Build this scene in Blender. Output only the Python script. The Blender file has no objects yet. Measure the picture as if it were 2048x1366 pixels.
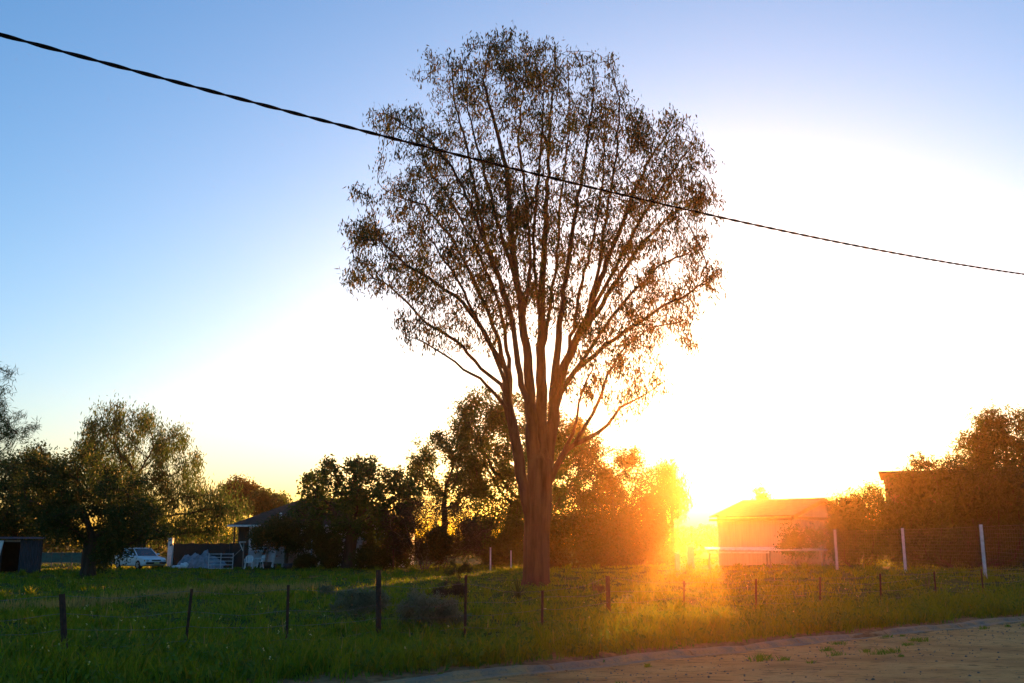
import bpy, bmesh, math, random
import numpy as np
from mathutils import Vector, Matrix, kdtree
R = math.radians
rnd = random.Random(7)
rng = np.random.default_rng(11)
S = bpy.context.scene
COL = S.collection

# ------------------------------------------------------------------ camera
CAM_Z, PITCH, FPX = 1.6, R(11.55), 1991.0
cam_data = bpy.data.cameras.new("camera")
cam_data.lens, cam_data.sensor_width = 35.0, 36.0
cam_data.clip_start, cam_data.clip_end = 0.1, 3000.0
cam = bpy.data.objects.new("camera", cam_data)
COL.objects.link(cam)
cam.location = (0, 0, CAM_Z)
cam.rotation_euler = (math.pi / 2 + PITCH, 0, 0)
S.camera = cam

def ray(px, py):
    cx, cy = (px - 1024) / FPX, (683 - py) / FPX
    return Vector((cx, math.cos(PITCH) - math.sin(PITCH) * cy, math.sin(PITCH) + math.cos(PITCH) * cy))
def at(px, py, Y):
    d = ray(px, py); k = Y / d.y
    return Vector((d.x * k, Y, CAM_Z + d.z * k))
def on(px, py, z=0.0):
    d = ray(px, py); k = (z - CAM_Z) / d.z
    return Vector((d.x * k, d.y * k, z))

# ------------------------------------------------------------------ sky and sun
sd = ray(1418, 972).normalized()
SUN_EL = math.asin(sd.z); SUN_AZ = math.atan2(sd.x, sd.y)
world = bpy.data.worlds.new("World"); S.world = world; world.use_nodes = True
nt = world.node_tree; bg = nt.nodes["Background"]
sky = nt.nodes.new("ShaderNodeTexSky"); sky.sky_type = 'NISHITA'
sky.sun_disc = False
sky.sun_elevation, sky.sun_rotation = SUN_EL, SUN_AZ
sky.altitude, sky.air_density, sky.dust_density, sky.ozone_density = 0, 1.0, 1.6, 3.2
hs = nt.nodes.new("ShaderNodeHueSaturation"); hs.inputs["Saturation"].default_value = 1.1
nt.links.new(sky.outputs[0], hs.inputs["Color"]); nt.links.new(hs.outputs[0], bg.inputs[0])
bg.inputs[1].default_value = 0.15
sun = bpy.data.lights.new("sun", 'SUN'); sun.energy = 5.0; sun.angle = R(0.53); sun.color = (1.0, 0.4, 0.09)
sun_o = bpy.data.objects.new("sun", sun); COL.objects.link(sun_o)
sun_o.rotation_euler = sd.to_track_quat('Z', 'Y').to_euler()
S.view_settings.view_transform = 'Standard'; S.view_settings.look = 'None'
S.view_settings.gamma = 1.0; S.view_settings.use_curve_mapping = False
S.view_settings.exposure = 1.76
S.cycles.use_denoising = True
S.cycles.max_bounces = 8; S.cycles.volume_bounces = 1
# ------------------------------------------------------------------ helpers
def tag(o, label=None, cat=None, group=None, kind=None):
    if label: o["label"] = label
    if cat: o["category"] = cat
    if group: o["group"] = group
    if kind: o["kind"] = kind
    return o
def empty(name, loc, rz=0.0):
    o = bpy.data.objects.new(name, None); COL.objects.link(o)
    o.location = loc; o.rotation_euler = (0, 0, rz); o.empty_display_size = 0.2
    return o
def link(name, me, mat, parent=None):
    o = bpy.data.objects.new(name, me); COL.objects.link(o)
    if mat is not None and not me.materials: me.materials.append(mat)
    if parent is not None: o.parent = parent
    return o
def np_mesh(name, V, F):
    """V (n,3), F (m,k) all faces with k corners"""
    V = np.asarray(V, np.float32); F = np.asarray(F, np.int32)
    me = bpy.data.meshes.new(name)
    m, k = F.shape
    me.vertices.add(len(V)); me.vertices.foreach_set("co", V.ravel())
    me.loops.add(m * k); me.loops.foreach_set("vertex_index", F.ravel())
    me.polygons.add(m)
    me.polygons.foreach_set("loop_start", np.arange(0, m * k, k, dtype=np.int32))
    me.polygons.foreach_set("loop_total", np.full(m, k, np.int32))
    me.update(); me.validate()
    return me
def smooth_shade(me):
    me.polygons.foreach_set("use_smooth", np.ones(len(me.polygons), bool)); me.update()

class MB:
    def __init__(s): s.v = []; s.f = []
    def add(s, vs, fs):
        n = len(s.v); s.v += [tuple(v) for v in vs]; s.f += [tuple(i + n for i in f) for f in fs]; return s
    def box(s, c, size, rz=0.0, M=None):
        x, y, z = (d / 2 for d in size)
        vs = [Vector((i * x, j * y, k * z)) for k in (-1, 1) for j in (-1, 1) for i in (-1, 1)]
        T = Matrix.Translation(c) @ (M if M is not None else Matrix.Rotation(rz, 4, 'Z'))
        return s.add([T @ v for v in vs], [(0, 2, 3, 1), (4, 5, 7, 6), (0, 1, 5, 4), (2, 6, 7, 3), (0, 4, 6, 2), (1, 3, 7, 5)])
    def bar(s, a, b, w, h=None):
        """square bar from a to b"""
        a, b = Vector(a), Vector(b); d = b - a; h = h or w
        M = d.to_track_quat('Z', 'Y').to_matrix().to_4x4()
        return s.box((a + b) / 2, (w, h, d.length), M=M)
    def tube(s, pts, rad, n=6, cap=True):
        pts = [Vector(p) for p in pts]
        rad = [rad] * len(pts) if isinstance(rad, (int, float)) else rad
        vs, fs = [], []; side = None
        for i, p in enumerate(pts):
            t = (pts[min(i + 1, len(pts) - 1)] - pts[max(i - 1, 0)]).normalized()
            if side is None: side = t.orthogonal().normalized()
            side = (side - t * side.dot(t)).normalized(); b = t.cross(side)
            for k in range(n):
                a = 2 * math.pi * k / n
                vs.append(p + (side * math.cos(a) + b * math.sin(a)) * rad[i])
        for i in range(len(pts) - 1):
            for k in range(n):
                fs.append((i * n + k, i * n + (k + 1) % n, (i + 1) * n + (k + 1) % n, (i + 1) * n + k))
        if cap: fs.append(tuple(range(n))[::-1]); fs.append(tuple((len(pts) - 1) * n + k for k in range(n)))
        return s.add(vs, fs)
    def prism(s, poly, d0, d1, M):
        """poly: 2-D outline in M's xz plane, extruded along M's y from d0 to d1"""
        n = len(poly)
        vs = [M @ Vector((x, d0, z)) for x, z in poly] + [M @ Vector((x, d1, z)) for x, z in poly]
        fs = [tuple(range(n)), tuple(range(2 * n - 1, n - 1, -1))] + [(i, i + n, (i + 1) % n + n, (i + 1) % n) for i in range(n)]
        return s.add(vs, fs)
    def build(s, name, mat, parent=None, smooth=False, bevel=0.0):
        me = bpy.data.meshes.new(name); me.from_pydata(s.v, [], s.f)
        bm = bmesh.new(); bm.from_mesh(me)
        if bevel: bmesh.ops.bevel(bm, geom=list(bm.edges), offset=bevel, segments=1, affect='EDGES')
        bmesh.ops.recalc_face_normals(bm, faces=bm.faces); bm.to_mesh(me); bm.free()
        if smooth: smooth_shade(me)
        return link(name, me, mat, parent)

# ------------------------------------------------------------------ materials
def nodes_mat(name):
    m = bpy.data.materials.new(name); m.use_nodes = True
    n = m.node_tree; b = n.nodes["Principled BSDF"]
    return m, n, b
def ramp(n, fac, stops):
    r = n.nodes.new("ShaderNodeValToRGB"); e = r.color_ramp.elements
    while len(e) < len(stops): e.new(0.5)
    for k, (p, c) in enumerate(stops): e[k].position = p; e[k].color = (*c, 1)
    n.links.new(fac, r.inputs[0]); return r.outputs[0]
def noise(n, scale, detail=4, vec=None, stretch=None, rough=0.55):
    t = n.nodes.new("ShaderNodeTexNoise"); t.inputs["Scale"].default_value = scale; t.inputs["Detail"].default_value = detail
    t.inputs["Roughness"].default_value = rough
    if vec is None:
        vec = n.nodes.new("ShaderNodeTexCoord").outputs["Object"]
    if stretch:
        mp = n.nodes.new("ShaderNodeMapping"); mp.inputs["Scale"].default_value = stretch[:3]
        if len(stretch) > 3: mp.inputs["Rotation"].default_value = (0, 0, stretch[3])
        n.links.new(vec, mp.inputs[0]); vec = mp.outputs[0]
    n.links.new(vec, t.inputs["Vector"]); return t.outputs["Fac"]
def mix(n, fac, a, b):
    m = n.nodes.new("ShaderNodeMix"); m.data_type = 'RGBA'
    for s, v in ((m.inputs[0], fac), (m.inputs[6], a), (m.inputs[7], b)):
        if isinstance(v, tuple): s.default_value = (*v, 1)
        elif isinstance(v, (int, float)): s.default_value = v
        else: n.links.new(v, s)
    return m.outputs[2]
def bump(n, b, h, strength=0.4, dist=0.02):
    k = n.nodes.new("ShaderNodeBump"); k.inputs["Strength"].default_value = strength; k.inputs["Distance"].default_value = dist
    n.links.new(h, k.inputs["Height"]); n.links.new(k.outputs[0], b.inputs["Normal"])
def plain(name, col, col2=None, rough=0.8, scale=6.0, metal=0.0, bmp=0.25, spec=0.3, stretch=None):
    """worn paint / timber / stone: two tones mixed by noise, with fine relief"""
    m, n, b = nodes_mat(name)
    f = noise(n, scale, 5, stretch=stretch)
    col2 = col2 or tuple(c * 0.6 for c in col)
    n.links.new(ramp(n, f, [(0.3, col2), (0.62, col)]), b.inputs["Base Color"])
    b.inputs["Roughness"].default_value = rough; b.inputs["Metallic"].default_value = metal
    b.inputs["Specular IOR Level"].default_value = spec
    if bmp: bump(n, b, noise(n, scale * 5, 3, stretch=stretch), bmp, 0.01)
    return m
def leaf_mat(name, cols, trans=0.45, rough=0.6, spec=0.15):
    """foliage: each leaf takes its own tone; light passes through the blade"""
    m, n, b = nodes_mat(name)
    g = n.nodes.new("ShaderNodeNewGeometry")
    k = len(cols)
    c = ramp(n, g.outputs["Random Per Island"], [(i / max(1, k - 1), col) for i, col in enumerate(cols)])
    n.links.new(c, b.inputs["Base Color"])
    b.inputs["Roughness"].default_value = rough; b.inputs["Specular IOR Level"].default_value = spec
    t = n.nodes.new("ShaderNodeBsdfTranslucent")
    gm = n.nodes.new("ShaderNodeGamma"); gm.inputs[1].default_value = 0.85
    n.links.new(c, gm.inputs[0]); n.links.new(gm.outputs[0], t.inputs[0])
    mx = n.nodes.new("ShaderNodeMixShader"); mx.inputs[0].default_value = trans
    n.links.new(b.outputs[0], mx.inputs[1]); n.links.new(t.outputs[0], mx.inputs[2])
    n.links.new(mx.outputs[0], n.nodes["Material Output"].inputs[0])
    return m
def bark_mat(name, a, b2, sc=3.0):
    m, n, b = nodes_mat(name)
    f = noise(n, sc, 8, stretch=(1, 1, 0.12), rough=0.7)
    n.links.new(ramp(n, f, [(0.32, b2), (0.6, a)]), b.inputs["Base Color"])
    b.inputs["Roughness"].default_value = 0.9; b.inputs["Specular IOR Level"].default_value = 0.15
    bump(n, b, noise(n, sc * 3, 6, stretch=(1, 1, 0.08), rough=0.7), 0.9, 0.06)
    return m

M = {}
M['gum_bark'] = bark_mat('gum bark', (0.12, 0.06, 0.038), (0.035, 0.018, 0.012), 3.5)
M['dark_bark'] = bark_mat('dark bark', (0.075, 0.055, 0.04), (0.025, 0.018, 0.013), 5)
M['grey_bark'] = bark_mat('grey bark', (0.16, 0.13, 0.1), (0.06, 0.047, 0.035), 5)
M['salt_bark'] = bark_mat('saltbush stem', (0.1, 0.11, 0.06), (0.05, 0.055, 0.03), 8)
M['gum_leaf'] = leaf_mat('gum leaf', [(0.022, 0.036, 0.009), (0.034, 0.052, 0.012), (0.042, 0.052, 0.012), (0.09, 0.055, 0.012), (0.024, 0.04, 0.01)], 0.28)
M['dark_leaf'] = leaf_mat('dark leaf', [(0.02, 0.04, 0.008), (0.04, 0.07, 0.012), (0.028, 0.05, 0.009)], 0.35)
M['pepper_leaf'] = leaf_mat('pepper leaf', [(0.028, 0.068, 0.014), (0.048, 0.1, 0.02), (0.06, 0.105, 0.02)], 0.42)
M['mid_leaf'] = leaf_mat('mid leaf', [(0.026, 0.06, 0.01), (0.045, 0.095, 0.014), (0.065, 0.095, 0.016)], 0.42)
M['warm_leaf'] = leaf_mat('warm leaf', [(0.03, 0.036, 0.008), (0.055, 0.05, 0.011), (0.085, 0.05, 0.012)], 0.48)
M['grey_leaf'] = leaf_mat('saltbush leaf', [(0.09, 0.12, 0.06), (0.15, 0.175, 0.1), (0.06, 0.085, 0.04)], 0.35)
M['twig_leaf'] = leaf_mat('twiggy leaf', [(0.045, 0.036, 0.022), (0.034, 0.034, 0.016), (0.06, 0.043, 0.026)], 0.3)
M['grass'] = leaf_mat('grass blade', [(0.07, 0.13, 0.003), (0.12, 0.2, 0.005), (0.18, 0.23, 0.008), (0.085, 0.16, 0.004), (0.26, 0.23, 0.02)], 0.5, 0.5, 0.2)
M['weed'] = leaf_mat('weed leaf', [(0.045, 0.11, 0.01), (0.08, 0.16, 0.016), (0.11, 0.15, 0.02)], 0.45)
M['sunlit_dry'] = leaf_mat('dry stalk', [(0.3, 0.22, 0.07), (0.36, 0.27, 0.06), (0.2, 0.17, 0.05)], 0.5)  # pale tone, also used to imitate a strip of sunlight
M['flower'] = leaf_mat('flower petal', [(0.7, 0.55, 0.05), (0.75, 0.7, 0.4)], 0.3)

# ------------------------------------------------------------------ foliage and branching
def leaf_mesh(name, C, D, L, W, fold=0.25):
    """one narrow four-cornered leaf at each centre C pointing along D"""
    n = len(C); D = D / np.maximum(np.linalg.norm(D, axis=1, keepdims=True), 1e-6)
    a = rng.normal(size=(n, 3)); s = np.cross(D, a); s /= np.maximum(np.linalg.norm(s, axis=1, keepdims=True), 1e-6)
    u = np.cross(D, s); L = L[:, None]; W = W[:, None]
    base = C - D * L * 0.5; tip = C + D * L * 0.5
    mid = C - D * L * 0.08 + u * W * fold
    V = np.stack([base, mid + s * W * 0.5, tip, mid - s * W * 0.5], 1).reshape(-1, 3)
    F = np.arange(n * 4).reshape(n, 4)
    return np_mesh(name, V, F)
def in_poly(P, poly):
    x, y = P[:, 0], P[:, 1]; r = np.zeros(len(P), bool); j = len(poly) - 1
    for i in range(len(poly)):
        xi, yi = poly[i]; xj, yj = poly[j]
        c = ((yi > y) != (yj > y)) & (x < (xj - xi) * (y - yi) / ((yj - yi) or 1e-9) + xi)
        r ^= c; j = i
    return r
def crown_points(poly, Y, depth, n, clump=0, spread=0.5, low_bias=None):
    """points filling a crown of the given outline: real distance Y, real depth (m)"""
    poly = [tuple(p) for p in poly]
    A = np.array(poly); lo, hi = A.min(0), A.max(0); cen = A.mean(0)
    out = []
    need = clump or n
    while len(out) < need:
        P = rng.uniform(lo, hi, size=(need * 3, 2)); P = P[in_poly(P, poly)]
        out += [tuple(p) for p in P]
    P = np.array(out[:need])
    half = (hi - lo) / 2; q = np.abs((P - (lo + hi) / 2) / half)
    k = np.sqrt(np.clip(1 - np.clip((q ** 2).sum(1) * 0.75, 0, 1), 0.06, 1))
    dy = rng.uniform(-1, 1, len(P)) * k * depth / 2
    W = np.array([at(p[0], p[1], Y + d) for p, d in zip(P, dy)])
    if clump:
        i = rng.integers(0, clump, n)
        W = W[i] + rng.normal(size=(n, 3)) * spread * rng.uniform(0.5, 1.2, clump)[i][:, None]
    return W
def grow(nodes, parents, A, step, kill, iters=140, inertia=0.5, jit=0.15, trop=(0, 0, 0.0)):
    P = [np.array(p, float) for p in nodes]; par = list(parents)
    PD = [np.zeros(3) if par[i] < 0 else (lambda d: d / max(np.linalg.norm(d), 1e-6))(P[i] - P[par[i]]) for i in range(len(P))]
    A = np.array(A, float); Parr = np.array(P)
    near = np.zeros(len(A), int); dist = np.full(len(A), 1e9)
    def upd(i0):
        nonlocal near, dist
        Q = np.array(P[i0:])
        for s in range(0, len(Q), 400):
            q = Q[s:s + 400]
            d = ((A[:, None, :] - q[None]) ** 2).sum(2); j = d.argmin(1); dm = d[np.arange(len(A)), j]
            b = dm < dist; dist[b] = dm[b]; near[b] = j[b] + i0 + s
    upd(0); kids = {}
    trop = np.array(trop)
    for it in range(iters):
        keep = dist > kill * kill
        A, near, dist = A[keep], near[keep], dist[keep]
        if len(A) == 0: break
        ids, inv = np.unique(near, return_inverse=True)
        Pn = np.array([P[i] for i in ids])
        d = A - Pn[inv]; d /= np.linalg.norm(d, axis=1, keepdims=True)
        acc = np.zeros((len(ids), 3)); np.add.at(acc, inv, d)
        acc /= np.maximum(np.linalg.norm(acc, axis=1, keepdims=True), 1e-6)
        i0 = len(P)
        for q, i in enumerate(ids):
            if kids.get(i, 0) >= 4: continue
            v = acc[q] + inertia * PD[i] + trop + rng.normal(size=3) * jit
            v /= max(np.linalg.norm(v), 1e-6)
            P.append(P[i] + v * step); par.append(int(i)); PD.append(v); kids[i] = kids.get(i, 0) + 1
        if len(P) == i0: break
        upd(i0)
    return np.array(P), np.array(par)
def radii(P, par, tip, expo=2.4, fixed=None):
    n = len(P); acc = np.zeros(n)
    for i in range(n - 1, -1, -1):
        if acc[i] == 0: acc[i] = tip ** expo
        if par[i] >= 0: acc[par[i]] += acc[i]
    r = acc ** (1 / expo)
    return r
def tubes(name, P, par, r, mat, parent, rmin=0.0):
    n = len(P); kids = [[] for _ in range(n)]
    for i in range(n):
        if par[i] >= 0: kids[par[i]].append(i)
    V, F = [], []; nv = 0
    starts = [(i, None) for i in range(n) if par[i] < 0]
    while starts:
        i, p0 = starts.pop()
        chain = [] if p0 is None else [(P[p0], min(r[i] * 1.15, r[p0]))]
        while True:
            chain.append((P[i], r[i]))
            if not kids[i]: break
            ks = sorted(kids[i], key=lambda k: -r[k])
            starts += [(k, i) for k in ks[1:]]
            i = ks[0]
        if len(chain) < 2: continue
        R0 = chain[0][1]
        if R0 < rmin: continue
        k = 22 if R0 > 0.3 else 8 if R0 > 0.1 else 5 if R0 > 0.035 else 3
        C = np.array([c[0] for c in chain]); rr = np.array([c[1] for c in chain])
        T = np.gradient(C, axis=0); T /= np.maximum(np.linalg.norm(T, axis=1, keepdims=True), 1e-6)
        s = np.cross(T[0], [0.3, 0.8, 0.5]); s /= np.linalg.norm(s)
        a = np.arange(k) * 2 * math.pi / k; ca, sa = np.cos(a)[:, None], np.sin(a)[:, None]
        for j in range(len(C)):
            s = s - T[j] * s.dot(T[j]); s /= max(np.linalg.norm(s), 1e-6); b = np.cross(T[j], s)
            fl = 1.0
            if k == 22: fl = (1 + 0.035 * np.sin(4 * a + j * 0.25) + 0.03 * np.sin(7 * a - j * 0.4) + 0.02 * np.sin(11 * a + j * 0.9))[:, None]
            V.append(C[j] + (s * ca + b * sa) * rr[j] * fl)
        q = np.arange(k); base = nv + np.arange(len(C) - 1)[:, None] * k
        f = np.stack([base + q, base + (q + 1) % k, base + k + (q + 1) % k, base + k + q], -1).reshape(-1, 4)
        F.append(f); nv += len(C) * k
    me = np_mesh(name, np.concatenate(V), np.concatenate(F)); smooth_shade(me)
    return link(name, me, mat, parent)
def leaves(name, P, ids, per, spread, L, W, mat, parent, style='hang', PD=None, elong=(1, 1, 1), fold=0.25):
    n = len(ids) * per
    i = np.repeat(ids, per)
    C = P[i] + rng.normal(size=(n, 3)) * spread * np.array(elong)
    rd = rng.normal(size=(n, 3))
    if style == 'hang': D = rd * 0.42 + np.array([0, 0, -1.0])
    elif style == 'out': D = PD[i] * 1.2 + rd * 0.55
    else: D = rd
    Ls = L * rng.uniform(0.45, 1.45, n); Ws = W * rng.uniform(0.7, 1.25, n)
    me = leaf_mesh(name, C, D, Ls, Ws, fold)
    return tag(link(name, me, mat, parent), kind="stuff")
def local(P, o): return P - np.array(o)

DENS = 1.2
TREE_N = 0
def make_tree(name, label, base, Y, outline, depth, leafm, barkm='dark_bark', n=260, clump=0, cspread=0.5, step=0.35, kill=0.5,
              tip=0.012, per=26, lspread=0.28, L=0.16, W=0.06, style='any', trunk_pts=None, trunk_r=None, elong=(1, 1, 1),
              cat='tree', group=None, part='crown', expo=2.3, inertia=0.4, stems=1, stem_spread=0.0, lz=0.0, trop=(0, 0, 0.1), dens=1.0):
    """tree: branch skeleton grown into the crown volume, then leaves on its thin twigs"""
    per = int(per * DENS * dens)
    global rng, TREE_N
    TREE_N += 1; rng = np.random.default_rng(100 + TREE_N)
    b = Vector(base); root = empty(name, b)
    tag(root, label, cat, group)
    A = crown_points(outline, Y, depth, n, clump, cspread)
    A = A[A[:, 2] > b.z + 0.15]
    o = np.array(b)
    nodes, par = [], []
    tops = trunk_pts or [at(np.mean([p[0] for p in outline]), max(p[1] for p in outline), Y)]
    if stems == 1:
        pts = [b - Vector((0, 0, 0.15))] + [Vector(t) for t in tops]
        for a, c in zip(pts[:-1], pts[1:]):
            k = max(1, int((c - a).length / step))
            for j in range(k): nodes.append(tuple(a.lerp(c, j / k)))
        nodes.append(tuple(pts[-1])); par = list(range(-1, len(nodes) - 1))
    else:
        for q in range(stems):
            a = 2 * math.pi * q / stems + rnd.random()
            i0 = len(nodes)
            for j in range(3):
                nodes.append((b.x + math.cos(a) * stem_spread * (0.3 + j * 0.35), b.y + math.sin(a) * stem_spread * (0.3 + j * 0.35), b.z - 0.1 + j * 0.3))
                par.append(-1 if j == 0 else i0 + j - 1)
    P, pr = grow(nodes, par, A, step, kill, inertia=inertia, trop=trop)
    r = radii(P, pr, tip, expo)
    thin = r < tip * 3.2
    if trunk_r:
        r0 = r[0]; s = trunk_r / r0
        z = r / r0; r = r * (1 + (s - 1) * np.clip(z, 0, 1) ** 0.6)
    if stems == 1: r[0] *= 1.35; r[1] *= 1.12
    tubes('trunk', local(P, o), pr, r, M[barkm], root)
    PD = np.zeros_like(P); ok = pr >= 0; PD[ok] = P[ok] - P[pr[ok]]
    PD /= np.maximum(np.linalg.norm(PD, axis=1, keepdims=True), 1e-6)
    kids = np.zeros(len(P), int); np.add.at(kids, pr[pr >= 0], 1)
    thin[:len(nodes)] = False
    Pl = np.concatenate([local(P, o)[thin], local(A, o), local(A, o)]); PD = np.concatenate([PD[thin], rng.normal(size=(2 * len(A), 3)) * 0.5 + np.array([0, 0, 0.5])])
    ids = np.arange(len(Pl))
    leaves(part, Pl, ids, per, lspread, L, W, M[leafm], root, style, PD, elong)
    return root
# ------------------------------------------------------------------ ground, road, kerb
K0 = np.array(on(905, 1362, -0.12))[:2]; K1 = np.array(on(2048, 1240, -0.12))[:2]
KD = (K1 - K0) / np.linalg.norm(K1 - K0); KN = np.array([-KD[1], KD[0]])      # KN points into the field
def sm(a, b, x):
    t = np.clip((x - a) / (b - a), 0, 1); return t * t * (3 - 2 * t)
def wob(x, y, s, ph=0.0):
    return (np.sin(x * s + 1.3 * np.sin(y * s * 0.7 + ph)) + np.sin(y * s * 1.17 + 1.1 * np.sin(x * s * 0.6 + 2 * ph)) + np.sin((x + y) * s * 0.63 + ph)) / 3
def kerb_s(x, y): return (x - K0[0]) * KN[0] + (y - K0[1]) * KN[1]
def kerb_t(x, y): return (x - K0[0]) * KD[0] + (y - K0[1]) * KD[1]
def height(x, y):
    x = np.asarray(x, float); y = np.asarray(y, float)
    s = kerb_s(x, y)
    z = 0.05 * wob(x, y, 0.55) + 0.035 * wob(x, y, 1.7, 1.0) + 0.015 * wob(x, y, 4.3, 2.0)
    z = z * sm(0.3, 2.5, s)
    z += 0.40 * sm(4, 17, x) * sm(0.8, 9.0, s) * (1 - sm(75, 110, y))
    z += -0.06 * (1 - sm(0.5, 2.2, s)) - 0.14 * (1 - sm(0.28, 0.5, s + 0.09 * wob(x, y, 1.9, 0.4)))
    z += -0.5 * (1 - sm(-0.25, 0.12, s))
    return z
def axis(fine0, fine1, step, far0, far1):
    a = list(np.arange(fine0, fine1 + 1e-6, step)); d = step
    while a[-1] < far1: d *= 1.35; a.append(min(a[-1] + d, far1))
    d = step
    while a[0] > far0: d *= 1.35; a.insert(0, max(a[0] - d, far0))
    return np.array(a)
def sheet(name, xs, ys, hf, mat):
    X, Y = np.meshgrid(xs, ys); Z = hf(X, Y)
    V = np.stack([X, Y, Z], -1).reshape(-1, 3); w = len(xs)
    i = (np.arange(len(ys) - 1)[:, None] * w + np.arange(w - 1)).ravel()
    me = np_mesh(name, V, np.stack([i, i + 1, i + w + 1, i + w], -1)); smooth_shade(me)
    return link(name, me, mat)

m, n, b = nodes_mat('paddock soil and turf')
f1 = noise(n, 0.9, 6); f2 = noise(n, 9, 5); f3 = noise(n, 0.28, 3)
turf = ramp(n, f2, [(0.25, (0.018, 0.042, 0.007)), (0.55, (0.035, 0.075, 0.01)), (0.8, (0.06, 0.09, 0.016))])
soil = ramp(n, f2, [(0.3, (0.16, 0.08, 0.035)), (0.7, (0.34, 0.185, 0.08))])
tcx = n.nodes.new("ShaderNodeTexCoord").outputs["Object"]
vm = n.nodes.new("ShaderNodeVectorMath"); vm.operation = 'DOT_PRODUCT'; n.links.new(tcx, vm.inputs[0]); vm.inputs[1].default_value = (KN[0], KN[1], 0)
ma = n.nodes.new("ShaderNodeMath"); ma.operation = 'MULTIPLY_ADD'; n.links.new(vm.outputs["Value"], ma.inputs[0]); ma.inputs[1].default_value = -0.28; ma.inputs[2].default_value = 0.28 * float(K0 @ KN) + 0.5
ad_ = n.nodes.new("ShaderNodeMath"); ad_.operation = 'MAXIMUM'; n.links.new(ma.outputs[0], ad_.inputs[0]); ad_.inputs[1].default_value = 0.0
ae_ = n.nodes.new("ShaderNodeMath"); n.links.new(f1, ae_.inputs[0]); n.links.new(ad_.outputs[0], ae_.inputs[1])
k = ramp(n, ae_.outputs[0], [(0.62, (0, 0, 0)), (0.74, (1, 1, 1))])
n.links.new(mix(n, k, turf, soil), b.inputs["Base Color"])
b.inputs["Roughness"].default_value = 1.0; b.inputs["Specular IOR Level"].default_value = 0.05
bump(n, b, f2, 0.8, 0.05); M['field'] = m

m, n, b = nodes_mat('sandy dirt road')
ang = -math.atan2(KD[1], KD[0])
tex = n.nodes.new("ShaderNodeTexCoord").outputs["Object"]
fa = noise(n, 1.1, 5, tex, (0.55, 1.0, 1, ang)); fb = noise(n, 5.5, 8, tex, (0.6, 1.5, 1, ang), 0.7); fc = noise(n, 26, 4, tex)
c = ramp(n, fa, [(0.28, (0.42, 0.19, 0.06)), (0.5, (0.62, 0.32, 0.105)), (0.75, (0.7, 0.4, 0.15))])
c = mix(n, ramp(n, fb, [(0.36, (0.85, 0.85, 0.85)), (0.47, (0, 0, 0))]), c, (0.2, 0.095, 0.035))
c = mix(n, ramp(n, fc, [(0.62, (0, 0, 0)), (0.72, (0.6, 0.6, 0.6))]), c, (0.08, 0.055, 0.035))
n.links.new(c, b.inputs["Base Color"]); b.inputs["Roughness"].default_value = 0.95; b.inputs["Specular IOR Level"].default_value = 0.1
ad = n.nodes.new("ShaderNodeMath"); n.links.new(fb, ad.inputs[0]); n.links.new(fa, ad.inputs[1])
bump(n, b, ad.outputs[0], 1.0, 0.09); M['road'] = m

m, n, b = nodes_mat('weathered concrete gutter')
fa = noise(n, 2.2, 6); fb = noise(n, 24, 4)
c = ramp(n, fa, [(0.46, (0.42, 0.22, 0.085)), (0.56, (0.27, 0.18, 0.1)), (0.72, (0.17, 0.14, 0.1))])
n.links.new(mix(n, ramp(n, fb, [(0.35, (0.5, 0.5, 0.5)), (0.5, (0, 0, 0))]), c, (0.1, 0.085, 0.065)), b.inputs["Base Color"])
b.inputs["Roughness"].default_value = 0.9; bump(n, b, fb, 0.5, 0.01); M['concrete'] = m

ground = tag(sheet('ground', axis(-32, 34, 0.3, -900, 900), axis(9, 72, 0.3, -60, 1500), height, M['field']), kind="structure")

def road_h(S_, T_): return -0.16 + 0.022 * wob(S_ * 3.4, T_ * 0.25, 1.0) + 0.016 * wob(S_, T_, 2.6, 1.0) + 0.010 * wob(S_, T_, 7.0, 3.0) - 0.05 * sm(-9, -0.5, S_) * 0
ts = axis(-14, 40, 0.16, -300, 300); ss = axis(-8.5, -0.02, 0.12, -12.0, 0.0); ss = ss[ss <= 0.001]
T_, S_ = np.meshgrid(ts, ss)
X = K0[0] + KD[0] * T_ + KN[0] * S_; Y = K0[1] + KD[1] * T_ + KN[1] * S_
V = np.stack([X, Y, road_h(S_, T_)], -1).reshape(-1, 3); w = len(ts)
i = (np.arange(len(ss) - 1)[:, None] * w + np.arange(w - 1)).ravel()
me = np_mesh('road', V, np.stack([i, i + 1, i + w + 1, i + w], -1)); smooth_shade(me)
tag(link('road', me, M['road']), kind="structure")

# concrete gutter: shallow dish, then a low rounded lip against the bank
prof = [(-0.06, -0.30), (-0.05, -0.14), (0.0, -0.136), (0.14, -0.155), (0.24, -0.15), (0.29, -0.1), (0.34, -0.088), (0.42, -0.085), (0.5, -0.09), (0.52, -0.35)]
def kerb_piece(t0, t1):
    tt = np.linspace(t0, t1, 7); V = []
    for t in tt:
        wv = 0.03 * math.sin(t * 0.8) + 0.02 * math.sin(t * 2.1)
        for s_, z_ in prof:
            p = K0 + KD * t + KN * (s_ + wv); V.append((p[0], p[1], z_ + 0.012 * math.sin(t * 1.7) + 0.006 * math.sin(t * 7 + s_ * 9)))
    k = len(prof); F = []
    for a in range(len(tt) - 1):
        for q in range(k - 1): F.append((a * k + q, a * k + q + 1, (a + 1) * k + q + 1, (a + 1) * k + q))
    me = bpy.data.meshes.new('kerb'); me.from_pydata(V, [], F)
    bm = bmesh.new(); bm.from_mesh(me); bmesh.ops.recalc_face_normals(bm, faces=bm.faces); bm.to_mesh(me); bm.free()
    return me
kerb = tag(empty('kerb', (0, 0, 0)), kind="structure")
t = -10.0
while t < 44:
    link('kerb_section', kerb_piece(t, t + 2.96), M['concrete'], kerb); t += 3.0

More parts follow.
